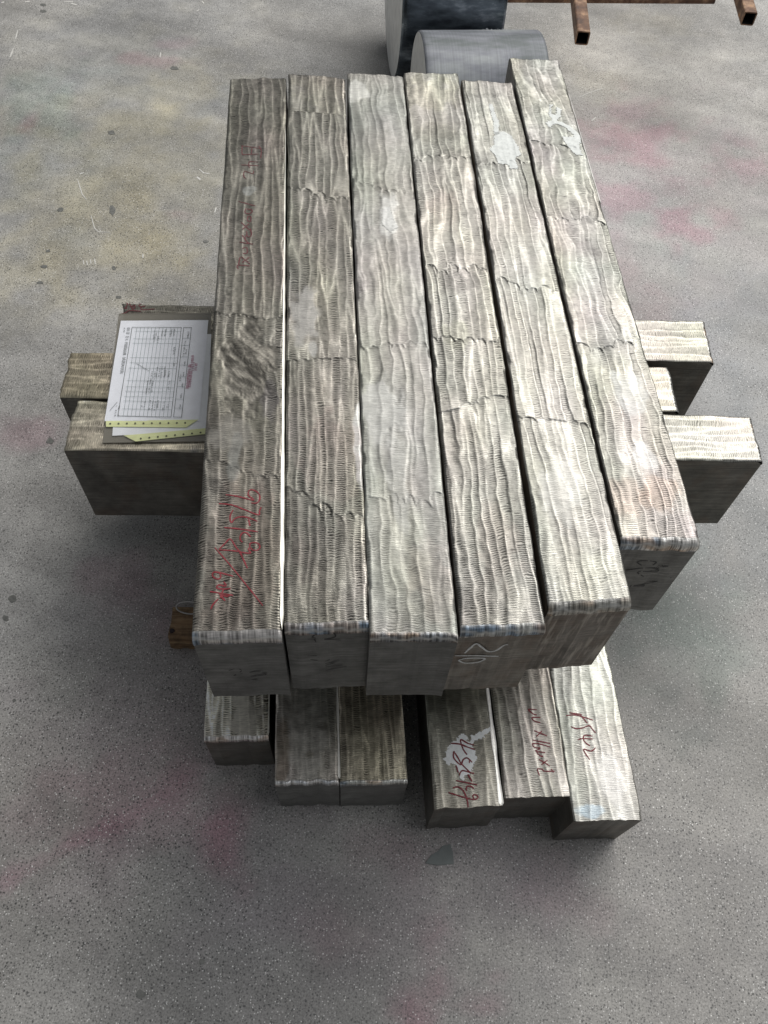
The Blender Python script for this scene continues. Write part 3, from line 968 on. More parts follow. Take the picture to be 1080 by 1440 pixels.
Bm = [
    bottom((-.2460, .357), (-.1490, .366), 81, "leftmost steel bar of the bottom layer, its mottled pale end short of the others", chamfer=(.006, .009), cham_col=(.66, .62, .6), blue=0,
           col=(.74, .70, .60), contrast=1.3, skirt=.8, zones=[('smooth', .62, .97, .25, .05, .8, (.52, .49, .43)), ('smooth', .55, .9, .2, .05, .6, (.5, .47, .41))], tint=.6),
    bottom((-.1300, .300), (-.0345, .309), 82, "dull smooth steel bar of the bottom layer with dark pits, beside the olive striped one", chamfer=(.005, .006), cham_col=(.62, .60, .58), blue=.35,
           col=(.52, .49, .44), contrast=.6, chat=.6, zones=[('smooth', .5, .93, .33, .16, .5, (.50, .48, .44)), ('tint', .55, .965, .12, .008, .9, (.4, .38, .32)), ('tint', .75, .925, .08, .006, .9, (.4, .38, .36)), ('tint', .12, .96, .15, .05, .8, (.6, .48, .36))], side='side'),
    bottom((-.0325, .306), (.0660, .317), 83, "olive striped steel bar of the bottom layer, just left of the wide black gap", chamfer=(.005, .006), cham_col=(.5, .5, .46), blue=.7,
           col=(.50, .46, .36), contrast=1.0, lanes=9, wob=.5, side='side'),
    bottom((.1080, .277), (.2080, .289), 84, "bottom steel bar with white paint under a red handwritten weight, beside the black gap", col=(.40, .385, .33), contrast=.7, lanes=5, chat=.9, wob=.4),
    bottom((.2115, .301), (.3110, .310), 85, "bottom steel bar with red handwritten dimensions, between the white-painted and the rightmost bars", col=(.42, .395, .36), contrast=.8, lanes=6.5, step=1, lane_amp=1.3),
    bottom((.3135, .276), (.4160, .285), 86, "rightmost pale steel bar of the bottom layer, with a blue stain at its near corner", col=(.44, .43, .40), contrast=.65, lanes=7.5, chat=1.2,
           zones=[('tint', .08, .90, .22, .3, .7, (.66, .69, .70)), ('smooth', .62, .945, .18, .035, .55, (.45, .44, .42)), ('smooth', .30, .988, .26, .010, .4, (.30, .40, .48)), ('tint', .85, .5, .3, .6, .4, (1.15, 1.15, 1.15))]),
]

# ---- writing
RED, RDK, BLK, CHK = M['red'], M['red_dark'], M['black'], M['chalk']
T[0].write_top([[(190, 163), (375, 190)], [(200, 165), (200, 240), (225, 245), (350, 240)], [(350, 165), (375, 200), (370, 280)], [(290, 185), (285, 240)],
                [(190, 340), (350, 348)], [(345, 315), (270, 312), (262, 345), (270, 368)], [(305, 395), (300, 420), (245, 405), (220, 400), (215, 445), (235, 465)]], (310, 180), 6.545, .0017, RDK)
T[0].write_top([[(165, 675), (325, 720)], [(235, 740), (225, 775), (255, 790), (290, 775), (285, 755), (240, 745)], [(255, 810), (250, 850), (275, 860), (280, 820), (255, 810)],
                [(190, 870), (270, 940)], [(200, 935), (265, 880)], [(275, 925), (285, 985), (250, 1000), (240, 950)], [(175, 1050), (300, 1070)], [(235, 985), (230, 1030), (275, 1070)],
                [(200, 985), (240, 1040)], [(200, 1110), (240, 1100), (245, 1150), (205, 1155)], [(190, 1185), (270, 1250)], [(200, 1240), (265, 1190)], [(165, 1300), (160, 1265), (270, 1270)], [(165, 1265), (180, 1190)]],
               (310, 180), 6.545, .0019, RDK)
T[0].write_top([[(270, 185), (400, 205), (550, 240), (500, 190), (505, 145), (540, 135), (590, 160), (615, 200), (605, 250), (575, 270), (530, 268)],
                [(200, 275), (330, 290), (470, 340), (600, 388), (610, 350), (630, 310)],
                [(345, 340), (318, 390), (315, 440), (330, 468), (360, 430), (420, 408), (500, 418), (590, 455)], [(500, 430), (515, 500)],
                [(255, 518), (400, 530), (595, 560)], [(522, 610), (480, 570), (440, 572), (415, 610), (420, 645), (440, 665)],
                [(515, 720), (515, 680), (550, 668), (600, 680), (615, 715), (590, 745), (545, 745), (515, 720), (500, 740), (520, 775), (440, 770), (380, 755), (200, 742)],
                [(200, 742), (260, 680), (315, 635), (370, 710), (420, 780), (490, 930)]], (280, 670), 7.2, .0020, RED)
T[0].write_top([[(160, 722), (300, 880), (480, 1100), (645, 1308)]], (280, 670), 7.2, .0016, RED)
T[0].write_top([[(345, 1010), (210, 975), (150, 970), (135, 1000), (160, 1030), (195, 1040), (220, 1020), (210, 980)],
                [(250, 1065), (270, 1110), (200, 1100), (180, 1130), (240, 1140), (320, 1135)], [(110, 1165), (200, 1180), (345, 1205)], [(205, 1180), (230, 1220), (265, 1260)],
                [(200, 1190), (280, 1215), (330, 1195)], [(250, 1130), (215, 1230)], [(195, 1240), (140, 1300), (120, 1345)]], (280, 670), 7.2, .0020, RED)
Bm[3].patch([(430, 465), (480, 465), (515, 520), (510, 560), (540, 570), (570, 480), (600, 480), (680, 440), (760, 400), (820, 350), (830, 420), (780, 450), (700, 520), (600, 560), (560, 600), (600, 680),
             (625, 770), (600, 850), (560, 920), (540, 990), (470, 1000), (465, 1060), (420, 1040), (400, 960), (360, 860), (290, 840), (265, 865), (200, 785), (240, 770), (235, 680), (270, 640), (310, 570), (360, 560)],
            (600, 980), 9, plain("bright_white_paint", (.90, .91, .90), .65, 0, .1, 180))


def lift_write(bar, *a, **k):
    old = bar.z_at
    bar.z_at = lambda x, y: old(x, y) + .0006
    bar.write_top(*a, **k)
    bar.z_at = old


lift_write(Bm[3], [[(600, 610), (520, 590), (430, 545), (460, 660), (510, 735)], [(305, 590), (420, 600), (520, 640), (610, 668)],
                   [(340, 690), (345, 780), (430, 860), (460, 800), (510, 775), (575, 830)], [(340, 690), (400, 780), (440, 850), (550, 960)], [(540, 800), (540, 840)], [(370, 870), (400, 960)],
                   [(600, 970), (550, 960), (460, 935), (425, 960), (415, 1000)], [(520, 980), (575, 1075)], [(370, 1060), (640, 1115)], [(595, 1165), (570, 1140), (520, 1130), (500, 1160), (505, 1190)],
                   [(275, 1210), (400, 1250), (590, 1300), (650, 1270), (620, 1240), (585, 1250), (600, 1295)], [(330, 1155), (390, 1140), (450, 1175), (490, 1240), (515, 1320), (525, 1400)]],
           (600, 980), 9, .0022, RED)
Bm[4].write_top([[(270, 295), (180, 290), (230, 340), (270, 350)], [(310, 378), (220, 380), (240, 415), (310, 435)], [(240, 520), (380, 578)], [(325, 525), (265, 585)], [(220, 622), (415, 660)],
                 [(215, 660), (300, 665), (420, 700)], [(220, 660), (240, 700), (310, 710)], [(250, 740), (300, 720)], [(255, 745), (360, 760)], [(260, 740), (300, 790), (340, 800)],
                 [(290, 830), (410, 905)], [(385, 840), (320, 890)], [(300, 1010), (280, 960), (280, 935), (330, 940), (350, 960), (465, 960)], [(425, 935), (450, 975)]], (720, 960), 7.714, .0019, RED)
Bm[5].write_top([[(590, 355), (700, 352), (880, 405)], [(740, 345), (820, 440)], [(620, 325), (760, 345)], [(640, 475), (690, 495), (760, 492), (835, 465), (870, 500), (908, 545)],
                 [(715, 620), (760, 605), (880, 610)], [(875, 580), (800, 568), (775, 590), (790, 640), (850, 685)], [(908, 705), (860, 740), (780, 720), (800, 770), (845, 835)]], (720, 960), 7.714, .0020, RED)
cb3 = [o for o in bpy.data.objects if o.get('label', '').startswith('farthest crosswise')][0]
T[0].write_front([[(60, 320), (110, 308), (155, 320), (95, 358)], [(95, 358), (200, 335), (290, 325)], [(175, 365), (260, 360), (330, 348), (300, 338)], [(215, 385), (275, 388)]], (310, 880), 5.143, .0017, BLK)
T[1].write_front([[(630, 93), (750, 95), (870, 100)], [(660, 80), (710, 45), (760, 42), (820, 50), (825, 80), (740, 92), (660, 80)], [(680, 95), (700, 120), (740, 128)]], (310, 880), 5.143, .0017, BLK)
T[1].write_front([[(620, 215), (750, 213)], [(650, 240), (750, 252), (790, 240)], [(710, 280), (860, 250)], [(730, 290), (830, 265)], [(720, 300), (880, 280)], [(760, 320), (915, 290)]], (310, 880), 5.143, .0015, BLK)
T[5].write_front([[(350, 370), (300, 335), (350, 318), (450, 318), (520, 335), (480, 370)], [(170, 430), (330, 405), (450, 400), (530, 415), (545, 435), (500, 445), (350, 440), (305, 455), (340, 480), (375, 500)],
                  [(540, 392), (700, 375), (800, 345)], [(380, 590), (560, 550), (700, 510)]], (860, 750), 8.308, .0022, BLK)
T[5].write_front([[(215, 612), (300, 606), (385, 606)]], (860, 750), 8.308, .006, BLK, name="ink_blot")
T[3].write_front([[(195, 315), (260, 255), (330, 205), (400, 250), (470, 295), (560, 285), (650, 225), (700, 215)], [(120, 400), (200, 378), (330, 372), (430, 380), (350, 420), (200, 430), (120, 400)],
                  [(80, 345), (330, 345), (590, 352)]], (630, 880), 8.308, .0030, CHK, name="chalk_mark")
# paint on the far ends of bars five and six
T[4].patch([(200, 380), (270, 370), (330, 400), (400, 510), (410, 560), (370, 580), (385, 665), (330, 665), (305, 630), (230, 620), (210, 560), (160, 510), (200, 470)], (660, 120), 5.684, M['paint'])
T[4].patch([(160, 150), (185, 150), (210, 230), (235, 300), (235, 390), (200, 400), (190, 300)], (660, 120), 5.684, M['paint'])
T[5].patch([(640, 155), (675, 155), (650, 190), (655, 230), (690, 240), (700, 180), (735, 190), (730, 250), (700, 290), (740, 300), (800, 330), (885, 400), (895, 440), (880, 500), (905, 565), (860, 560),
            (810, 520), (760, 460), (740, 420), (840, 415), (780, 350), (700, 310), (660, 320), (650, 350), (610, 300), (660, 280), (635, 240)], (660, 120), 5.684, M['paint'])
T[2].patch([(1000, 840), (1040, 830), (1060, 900), (1075, 935), (1040, 960), (1000, 920)], (260, 60), 3.6, plain("scraped_bright_steel", (.44, .44, .43), .5, .5, .12, 200))
# bright burr edges
T[0].edge_strip('R', .13, 1.0, .0006, .0036, (.74, .72, .65))
T[5].edge_strip('R', .10, .40, .001, .002, (.82, .80, .76))
Bm[3].edge_strip('R', .80, 1.0, .003, .006, (.85, .83, .78))
Bm[1].edge_strip('R', .80, 1.0, .002, .003, (.80, .78, .72))
Bm[0].edge_strip('R', .80, 1.0, .001, .002, (.70, .68, .60))

# ---------------------------------------------------------------- wooden bearer
def box(x0, x1, y0, y1, z0, z1, jit=0.0, r=None, bev=0.0):
    V = [(x0, y0, z0), (x1, y0, z0), (x1, y1, z0), (x0, y1, z0), (x0, y0, z1), (x1, y0, z1), (x1, y1, z1), (x0, y1, z1)]
    if jit:
        V = [tuple(c + r.uniform(-jit, jit) for c in v) for v in V]
    return V, [[3, 2, 1, 0], [4, 5, 6, 7], [0, 1, 5, 4], [1, 2, 6, 5], [2, 3, 7, 6], [3, 0, 4, 7]]


kw = NT("old_pine")
gr = kw.noise(kw.coord((9, 130, 130)), 1.0, 4, .65)
dirt = kw.noise(kw.coord(), 60, 4, .6)
cw = kw.mix(kw.ramp(gr, [(.3, (.10, .055, .025)), (.5, (.22, .135, .07)), (.72, (.34, .25, .15))]), kw.ramp(dirt, [(.3, .55), (.6, 1.1)]))
kw.set(Base_Color=cw, Roughness=.75)
kw.bump(gr, .8, .0015)
# profile of the bearer (y,z): flat top, broken near edge, rough front
wx0 = at(237, 890, WOODH).x
yb, yf = at(243, 853, WOODH).y, at(243, 912, 0).y
n, prof = 24, []
we = empty("wooden_block", (wx0, (yb + yf) / 2, 0), math.radians(4.5))
tag(we, "short old brown wooden block on the floor against the left side of the stack", "wood block")
cy = (yb + yf) / 2
hw = (yb - yf) / 2
V, Fq = [], []
xs_ = np.linspace(0, .074, n)
pr = [(-hw, 0), (-hw - .001, .010), (-hw + .001, .018), (-hw - .001, .026), (-hw + .004, WOODH - .004), (-hw + .012, WOODH - .0015), (0, WOODH - .0012), (hw, WOODH - .0015), (hw, 0)]
for i, x in enumerate(xs_):
    for j, (y, z) in enumerate(pr):
        jj = (float(vn(x * 90, j * 3.1, 4)) - .5)
        V.append((x + (jj * .006 if i == 0 else 0), y + jj * .003 * (j < 6), max(0, z + jj * .0016 * (0 < j < 6))))
k_ = len(pr)
for i in range(n - 1):
    for j in range(k_ - 1):
        a_ = i * k_ + j
        Fq.append([a_, a_ + k_, a_ + k_ + 1, a_ + 1])
Fq.append(list(range(k_)))
Fq.append([(n - 1) * k_ + j for j in range(k_)][::-1])
Fq.append([j * k_ for j in range(n)][::-1] + [j * k_ + k_ - 1 for j in range(n)])
mesh_obj("block", V, Fq, kw.m, we)
kn = plain("wood_knot", (.022, .012, .014), .7, 0, .3, 90)
Vk = [(.001 + .0065 * math.cos(a) * (1 if math.cos(a) > 0 else .35) + .001, -hw + .0155 + .0042 * math.sin(a), WOODH + .0003) for a in np.linspace(0, math.tau, 14, endpoint=False)]
Vk += [(x, y, WOODH - .004) for x, y, z in Vk]
mesh_obj("knot", Vk, [list(range(14))] + [[i, i + 14, (i + 1) % 14 + 14, (i + 1) % 14] for i in range(14)], kn, we)


def tube(path, rad, seg=8, close=False, squash=1.0):
    V, Fs = [], []
    n = len(path)
    for i, p in enumerate(path):
        a = path[(i - 1) % n if close else max(i - 1, 0)]
        b = path[(i + 1) % n if close else min(i + 1, n - 1)]
        d = (b - a).normalized()
        s_ = d.cross(Vector((0, 0, 1))).normalized()
        u_ = s_.cross(d)
        for k in range(seg):
            t = k / seg * math.tau
            V.append(p + s_ * math.cos(t) * rad + u_ * math.sin(t) * rad * squash)
    for i in range(n if close else n - 1):
        for k in range(seg):
            a, b = i * seg + k, i * seg + (k + 1) % seg
            c, d = ((i + 1) % n) * seg + (k + 1) % seg, ((i + 1) % n) * seg + k
            Fs.append([a, b, c, d])
    return V, Fs


lc = at(267, 856, WOODH + .008)
pth = []
for i in range(36):
    a = i / 36 * math.tau
    pth.append(Vector((lc.x + .024 * math.cos(a), lc.y + .009 * math.sin(a) + .001, WOODH + .0035 + .006 * (1 + math.sin(a)))))
V, Fs = tube(pth, .0016, 8, True)
o = mesh_obj("wire_loop", V, Fs, plain("dull_wire", (.36, .35, .34), .4, .8, .2, 90), smooth=True)
tag(o, "thin grey wire loop lying on the brown wooden block", "wire")

# ---------------------------------------------------------------- document folder with two forms
ZF = ZC + .0012
fc = at(216, 535, ZF)
fold = empty("document_folder", (fc.x, fc.y, ZF - .001), math.radians(5))
tag(fold, "clear plastic sleeve holding printed forms, lying on the left ends of the crosswise bars", "folder")
finv = fold.matrix_basis.inverted()


def sheet(name, corners, z, mat, parent, sag=.0, nx=24, ny=30, thick=.00025, sd=1, cut=None, curl=0.0):
    """a bendy sheet between four picture corners (far left, far right, near left, near right)"""
    A, B, C, D = [at(x, y, z) for x, y in corners]
    V = []
    for layer in (0, 1):
        for j in range(ny + 1):
            for i in range(nx + 1):
                a, b = i / nx, j / ny
                p = (A * (1 - a) + B * a) * (1 - b) + (C * (1 - a) + D * a) * b
                w = (float(vn(a * 3, b * 4, sd)) - .5) * sag
                w += curl * max(0, b - .85) ** 1.5
                V.append(finv @ Vector((p.x, p.y, z + w + (thick if layer == 0 else 0))))
    N = (nx + 1) * (ny + 1)
    Fs = []
    for j in range(ny):
        for i in range(nx):
            a = j * (nx + 1) + i
            q = [a, a + nx + 1, a + nx + 2, a + 1]
            Fs.append(q)
            Fs.append([x + N for x in q[::-1]])
    rim = [i for i in range(nx + 1)] + [(j + 1) * (nx + 1) + nx for j in range(ny)] + [ny * (nx + 1) + i for i in range(nx - 1, -1, -1)] + [j * (nx + 1) for j in range(ny - 1, 0, -1)]
    for i in range(len(rim)):
        a, b = rim[i], rim[(i + 1) % len(rim)]
        Fs.append([a, b, b + N, a + N])
    par = mesh_obj(name, V, Fs, mat, parent, smooth=False)
    return par


paper_w = plain("form_paper", (.86, .88, .95), .7, 0, .05, 60)
paper_w2 = plain("lower_form_paper", (.80, .82, .86), .7, 0, .05, 60)
paper_y = plain("yellow_green_copy_paper", (.74, .78, .40), .7, 0, .08, 60)
kp = NT("clear_plastic_sleeve")
kp.set(Base_Color=(.42, .40, .35), Roughness=.2, Alpha=.07)
kp.p.inputs['Specular IOR Level'].default_value = .6
sleeve_mat = kp.m
kp2 = NT("dusty_sleeve_back")
kp2.set(Base_Color=(.20, .185, .155), Roughness=.3, Alpha=.72)
backm = plain("grey_sleeve_back", (.30, .295, .285), .45, 0, .2, 50)

sheet("sleeve_back", [(167, 441), (297, 440), (144, 623), (292, 621)], ZF + .0006, kp2.m, fold, sag=.001, sd=2)
low = sheet("lower_form", [(168, 470), (297, 470), (158, 613), (292, 606)], ZF + .0022, paper_w2, fold, sag=.0006, sd=3)
sheet("lower_yellow_strip", [(174, 612.5), (292, 602), (191, 621), (292, 610)], ZF + .0026, paper_y, fold, sag=.0004, sd=3, ny=4)
sheet("form", [(170, 451), (293, 450), (147, 592), (280, 592)], ZF + .0034, paper_w, fold, sag=.0012, sd=5)
ys_ = sheet("yellow_strip", [(149, 592), (279, 590), (149, 600), (262, 601)], ZF + .0036, paper_y, fold, sag=.0008, sd=5, ny=4)
sheet("sleeve_front", [(166, 444), (297, 443), (144.5, 622), (292, 620)], ZF + .0054, sleeve_mat, fold, sag=.0012, sd=7, thick=.0002)
# punched holes along the strips
hole = plain("punched_hole_shadow", (.07, .08, .04), .8)


def disc_px(px, py, r, z, mat, name, parent, seg=10):
    c = at(px, py, z)
    V = [finv @ Vector((c.x + r * math.cos(k / seg * math.tau), c.y + r * math.sin(k / seg * math.tau), z)) for k in range(seg)]
    V += [v - Vector((0, 0, .0004)) for v in V]
    return mesh_obj(name, V, [list(range(seg))] + [[i, i + seg, (i + 1) % seg + seg, (i + 1) % seg] for i in range(seg)], mat, parent)


for i, x in enumerate([152, 166, 179, 191, 203, 215, 227, 238, 249, 260]):
    disc_px(155 + i * 11.7 if i else 155, 595.5 - i * .12, .0016, ZF + .0048, hole, "hole", fold)
for i in range(8):
    disc_px(198 + i * 12, 616.5 - i * 1.2, .0016, ZF + .0038, hole, "hole", fold)
# printed form: rules and rows of tiny type (too small in the photograph to read)
ink = plain("printed_ink", (.10, .12, .13), .8, 0, .2, 80)
inkl = plain("pale_printed_rules", (.26, .32, .33), .8, 0, .2, 80)
inkr = plain("red_stamp_ink", (.42, .12, .22), .8, 0, .2, 80)
FA, FB, FC, FD = (170, 451), (293, 450), (147, 592), (280, 592)


def form_pt(zx, zy):
    """zoomed picture coordinates of the form -> point on the sheet"""
    p = at(130 + zx / 6, 415 + zy / 6, ZF + .0048)
    return finv @ p


def rules(name, lines, w, mat, parent):
    V, Fs = [], []
    for (x1, y1, x2, y2) in lines:
        a, b = form_pt(x1, y1), form_pt(x2, y2)
        d = (b - a)
        if d.length < 1e-6: continue
        q = Vector((-d.y, d.x, 0)).normalized() * w * .5
        k = len(V)
        V += [a - q, b - q, b + q, a + q]
        Fs.append([k, k + 1, k + 2, k + 3])
    return mesh_obj(name, V, Fs, mat, parent)


def lerp(a, b, t): return a + (b - a) * t


# table frame: corners in zoom coordinates
TLc, TRc, BLc, BRc = (335, 270), (750, 272), (215, 1018), (663, 1028)
H2 = [(770, 272), (835, 272), (685, 1028), (752, 1030)]
ln = []
def quadpt(q, a, b):
    x = lerp(lerp(q[0][0], q[1][0], a), lerp(q[2][0], q[3][0], a), b)
    y = lerp(lerp(q[0][1], q[1][1], a), lerp(q[2][1], q[3][1], a), b)
    return x, y
Q1 = [TLc, TRc, BLc, BRc]
fr = []
for q in (Q1, H2):
    for (a1, b1, a2, b2) in ((0, 0, 1, 0), (1, 0, 1, 1), (1, 1, 0, 1), (0, 1, 0, 0)):
        fr.append((*quadpt(q, a1, b1), *quadpt(q, a2, b2)))
rules("form_frame", fr, .0009, ink, fold)
for a in np.linspace(.1, .93, 12):
    ln.append((*quadpt(Q1, a, 0), *quadpt(Q1, a, 1)))
for b in (.045, .13, .18, .34, .40, .46, .60, .67, .72, .78, .83, .92):
    ln.append((*quadpt(Q1, .06, b), *quadpt(Q1, 1, b)))
for b in (.12, .2, .33, .42, .55, .66, .8, .9):
    ln.append((*quadpt(H2, 0, b), *quadpt(H2, 1, b)))
rules("form_grid", ln, .00055, inkl, fold)
pr_, pr2 = random.Random(3), []


def type_block(q, a0, a1, b0, b1, rows, out, dens=.7, h=.55):
    """rows of small dashes running down the sheet, as unreadable type"""
    for r in range(rows):
        a = lerp(a0, a1, (r + .5) / rows)
        da = (a1 - a0) / rows * h * .5
        b = b0
        while b < b1:
            w = pr_.uniform(.006, .010)
            if pr_.random() < dens:
                x1, y1 = quadpt(q, a - da * pr_.uniform(.5, 1), b)
                x2, y2 = quadpt(q, a + da * pr_.uniform(.5, 1), b + pr_.uniform(-.004, .004))
                out.append((x1, y1, x2, y2))
                if pr_.random() < .6:
                    x3, y3 = quadpt(q, a - da, b + w * .7)
                    out.append((x1, y1, x3, y3))
            b += w


FQ = [(240, 215), (978, 212), (103, 1060), (890, 1065)]
o1 = []
type_block(FQ, .085, .125, .07, .53, 1, o1, .9, 1.0)
type_block(FQ, .045, .07, .05, .12, 1, o1, .7)
for (a0, a1, b0, b1, r) in ((.45, .53, .03, .12, 2), (.60, .72, .02, .1, 2), (.78, .9, .02, .10, 2), (.87, .96, .22, .31, 1), (.92, .97, .37, .43, 1), (.60, .80, .44, .56, 4), (.5, .62, .5, .60, 2),
                            (.45, .6, .6, .74, 3), (.75, .9, .48, .56, 2), (.55, .75, .82, .93, 4), (.8, .95, .84, .92, 2), (.45, .6, .10, .17, 2), (.85, .93, .6, .7, 1), (.4, .5, .83, .9, 2)):
    type_block(Q1, a0, a1, b0, b1, r, o1, .6)
type_block(H2, .5, .9, .05, .12, 1, o1, .9)
type_block(H2, .2, .6, .12, .32, 1, o1, .6)
for b in (.25, .38, .5, .62, .74, .86):
    type_block(H2, .5, .85, b, b + .05, 1, o1, .9)
type_block(H2, .15, .5, .52, .6, 1, o1, .8)
o1.append((370, 575, 480, 640))
o1.append((145, 975, 210, 900))
type_block(FQ, .09, .15, .85, .95, 2, o1, .5)
tag(rules("small_type", o1, .0006, ink, fold), kind="stuff")
o2 = []
type_block(FQ, .855, .885, .35, .66, 1, o2, .95, 1.0)
type_block(FQ, .83, .86, .44, .67, 1, o2, .95, 1.0)
type_block(FQ, .88, .93, .42, .5, 2, o2, .6, 1.0)
rules("red_heading", o2, .0008, inkr, fold)

# red number on the far crosswise bar
cb = cb3
def write_flat(parent, strokes, org, sc, width, mat, z):
    st = [[(org[0] + x / sc, org[1] + y / sc) for x, y in k] for k in strokes]
    write("handwriting", st, lambda x, y: at(x, y, z), Vector((0, 0, 1)), width, mat, parent, lift=.0002)
write_flat(cb, [[(230, 80), (265, 100), (235, 150), (240, 185), (200, 175)], [(300, 90), (330, 150), (400, 110)], [(340, 150), (360, 200), (400, 160), (385, 110)], [(600, 140), (500, 150), (480, 120), (530, 95)],
                [(110, 295), (220, 270), (300, 225), (520, 240)], [(520, 150), (540, 210), (780, 195)]], (160, 420), 13.5, .0022, RDK, ZC)

# ---------------------------------------------------------------- turned steel rounds behind the stack
YAW = math.radians(8.7)


def round_billet(name, left, length, R, label, mats, seed, group=None):
    """a cylinder lying on the floor; left = ground point under the centre of its left end"""
    e = empty(name, (left[0], left[1], 0), YAW)
    tag(e, label, 'steel round', group)
    seg, nl = 96, 30
    V, C = [], []
    xs = np.concatenate([[0, .002], np.linspace(.006, length - .006, nl), [length - .002, length]])
    for x in xs:
        d = min(x, length - x)
        r = R - (.004 if d < .001 else (.0012 if d < .004 else 0))
        for k in range(seg):
            t = k / seg * math.tau
            V.append((x, r * math.sin(t), R + r * math.cos(t)))
    n = len(xs)
    Fs = []
    for i in range(n - 1):
        for k in range(seg):
            Fs.append([i * seg + k, i * seg + (k + 1) % seg, (i + 1) * seg + (k + 1) % seg, (i + 1) * seg + k])
    V = np.array(V)
    mesh_obj("body", V, np.array(Fs), mats[0], e, smooth=True)
    for side in (0, 1):
        b = V[:seg] if side == 0 else V[(n - 1) * seg:]
        vv = np.concatenate([b, b + np.array([.0015 if side == 0 else -.0015, 0, 0])])
        f = [list(range(seg)) if side else list(range(seg))[::-1]]
        f[0] = f[0][::-1] if side == 0 else f[0]
        mesh_obj("end_face", b, [f[0]], mats[1], e)
    return e


kr = NT("turned_steel_blue_grey")
ring = kr.noise(kr.coord((260, 3, 3)), 1.0, 3)
blot = kr.noise(kr.coord((3, 9, 9)), 2.4, 5, .6)
cr = kr.mix(kr.ramp(blot, [(.35, (.095, .108, .112)), (.5, (.16, .168, .19)), (.68, (.235, .25, .26))]), kr.ramp(ring, [(.3, .85), (.7, 1.12)]))
kr.set(Base_Color=cr, Metallic=.35, Roughness=.58)
kr.bump(ring, .2, .0003)
kb = NT("dark_rolled_steel")
blot = kb.noise(kb.coord((5, 14, 14), (0, 0, .3)), 1.6, 5, .65)
cb_ = kb.ramp(blot, [(.35, (.045, .055, .068)), (.55, (.16, .19, .22)), (.72, (.50, .55, .60))])
kb.set(Base_Color=cb_, Metallic=.85, Roughness=.22)
kb.bump(blot, .15, .002)
endm = plain("cut_end_steel", (.72, .72, .70), .5, .1, .15, 25)
SX0, SX1 = .003, .298
small = round_billet("steel_round", (SX0, 1.975), SX1 - SX0, .17, "smaller blue grey turned steel round lying just behind the far end of the stack", (kr.m, endm), 1)
big = round_billet("steel_round", (-.092, 2.45), .272, .25, "large dark rolled steel round with a pale cut end, behind the smaller round", (kb.m, endm), 2)
# bright chips on the small round
chipm = plain("bright_steel_chip", (.85, .86, .88), .25, .7, .1, 50)
sc_ = small.matrix_basis


def chip(name, p, size, parent=None, seed=0):
    r = random.Random(seed)
    n = 5
    V = []
    a0 = r.uniform(0, 6)
    for i in range(n):
        t = i / (n - 1)
        a = a0 + t * 2.4
        V.append((p[0] + size * math.cos(a), p[1] + size * math.sin(a), p[2] + size * .4 * math.sin(t * 3.14)))
        V.append((p[0] + size * .7 * math.cos(a), p[1] + size * .7 * math.sin(a), p[2] + size * .6 * math.sin(t * 3.14) + size * .3))
    return V, [[2 * i, 2 * i + 1, 2 * i + 3, 2 * i + 2] for i in range(n - 1)]


VV, FF = [], []
rc = random.Random(5)
for k in range(46):
    x = (SX1 - SX0) * (.55 + .35 * rc.random())
    th = rc.gauss(.60, .07) if k < 40 else rc.uniform(-.2, .5)
    r_ = .171
    p = sc_ @ Vector((x, r_ * math.sin(th) * 1, .17 + r_ * math.cos(th)))
    v, f = chip("c", p, rc.uniform(.001, .0028), seed=k)
    b = len(VV)
    VV += v
    FF += [[i + b for i in q] for q in f]
o = mesh_obj("metal_chips", VV, FF, chipm)
tag(o, "bright metal turnings scattered along the crest of the smaller steel round", "metal chips", kind='stuff')

# ---------------------------------------------------------------- rusty rack of square tube at the back
kt = NT("rusty_tube_steel")
rn = kt.noise(kt.coord((3, 3, 3)), 9, 5, .65)
ct = kt.ramp(rn, [(.30, (.055, .030, .022)), (.48, (.14, .075, .045)), (.60, (.30, .19, .12)), (.74, (.50, .20, .05))])
kt.set(Base_Color=ct, Roughness=.62, Metallic=.25)
kt.bump(rn, .4, .001)
tube_in = plain("tube_bore", (.010, .008, .007), .8, .2)


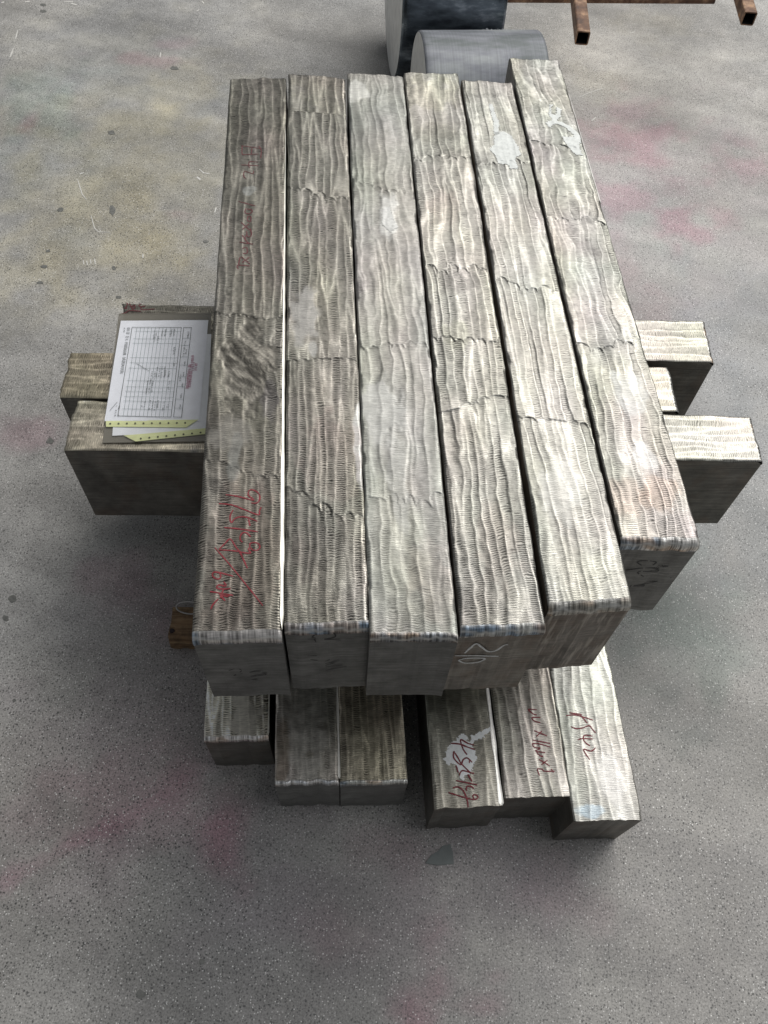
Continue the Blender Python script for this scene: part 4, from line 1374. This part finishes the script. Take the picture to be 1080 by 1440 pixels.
def square_tube(name, p0, p1, w, parent, wall=.003, mat=None):
    """open-ended square tube from p0 (open end) to p1"""
    p0, p1 = Vector(p0), Vector(p1)
    d = (p1 - p0).normalized()
    sd_ = d.cross(Vector((0, 0, 1)))
    sd_ = sd_.normalized() if sd_.length > .1 else Vector((1, 0, 0))
    u_ = sd_.cross(d)
    inv = parent.matrix_basis.inverted() if parent else Matrix.Identity(4)
    V = []
    bv = .004
    def ringp(p, h, c):
        pts = []
        for sx, sy in ((1, 1), (-1, 1), (-1, -1), (1, -1)):
            for k in range(3):
                base = {(1, 1): 0, (-1, 1): 90, (-1, -1): 180, (1, -1): 270}[(sx, sy)]
                an = math.radians(base + k * 45)
                pts.append(inv @ (p + sd_ * (sx * (h - c) + c * math.cos(an)) + u_ * (sy * (h - c) + c * math.sin(an))))
        return pts
    h = w / 2
    V += ringp(p0, h, bv) + ringp(p1, h, bv) + ringp(p0, h - wall, bv * .4) + ringp(p1, h - wall, bv * .4)
    Fs, mi = [], []
    for i in range(12):
        j = (i + 1) % 12
        Fs.append([i, i + 12, j + 12, j]); mi.append(0)
        Fs.append([i, j, j + 24, i + 24]); mi.append(0)
        Fs.append([i + 12, i + 36, j + 36, j + 12]); mi.append(0)
        Fs.append([i + 24, j + 24, j + 36, i + 36]); mi.append(1)
    return mesh_obj(name, V, Fs, [mat or kt.m, tube_in], parent, midx=mi)


ZR, TW = .30, .034
t1 = at(821.5, 44, ZR)
t1b = at(816.5, 0, ZR)
d1 = (t1b - t1).normalized()
t2 = at(1057, 17, ZR)
d2 = (at(1052, 0, ZR) - t2).normalized()
rack = empty("tube_rack", (t1.x + d1.x * .4, t1.y + .4, 0), YAW)
tag(rack, "rusty square tube rack with two open tube ends poking into the top right corner", "rack")
dz = Vector((0, 0, -TW / 2))
square_tube("outrigger_tube", t1 + dz, t1 + d1 * 1.15 + dz, TW, rack)
square_tube("outrigger_tube", t2 + dz, t2 + d2 * 1.2 + dz, TW, rack)
bl, br_ = at(712, -9, ZR - TW * 1.5), at(1005, -5, ZR - TW * 1.5)
br_ = at(1005, -7, ZR - TW * 1.5)
square_tube("cross_tube", bl, br_, TW, rack)
e1, e2_ = t1 + d1 * 1.1 + Vector((0, 0, -TW * 1.5)), t2 + d2 * 1.15 + Vector((0, 0, -TW * 1.5))
ex = (e2_ - e1).normalized()
square_tube("cross_tube", e1 - ex * .5, e2_ + ex * .15, TW, rack)
for p in (e1 - ex * .45, e2_ + ex * .1):
    top = ZR - TW * 2.0
    square_tube("leg", (p.x, p.y, 0), (p.x, p.y, top), TW, rack)
# dark floor stain in front, added as a thin raised plate
kg = plain("grey_green_stain", (.13, .145, .14), .55, 0, .15, 60)
pp = [at(598, 1214, 0), at(606, 1203, 0), at(617, 1196, 0), at(622, 1190, 0), at(633, 1187, 0), at(637, 1200, 0), at(638, 1215, 0), at(615, 1217, 0)]
o = decal("stain_patch", pp, kg, None, z=.0022)
o.name = "floor_stain"
tag(o, "small grey green three-cornered stain flat on the bare floor in front of the stack", "stain")
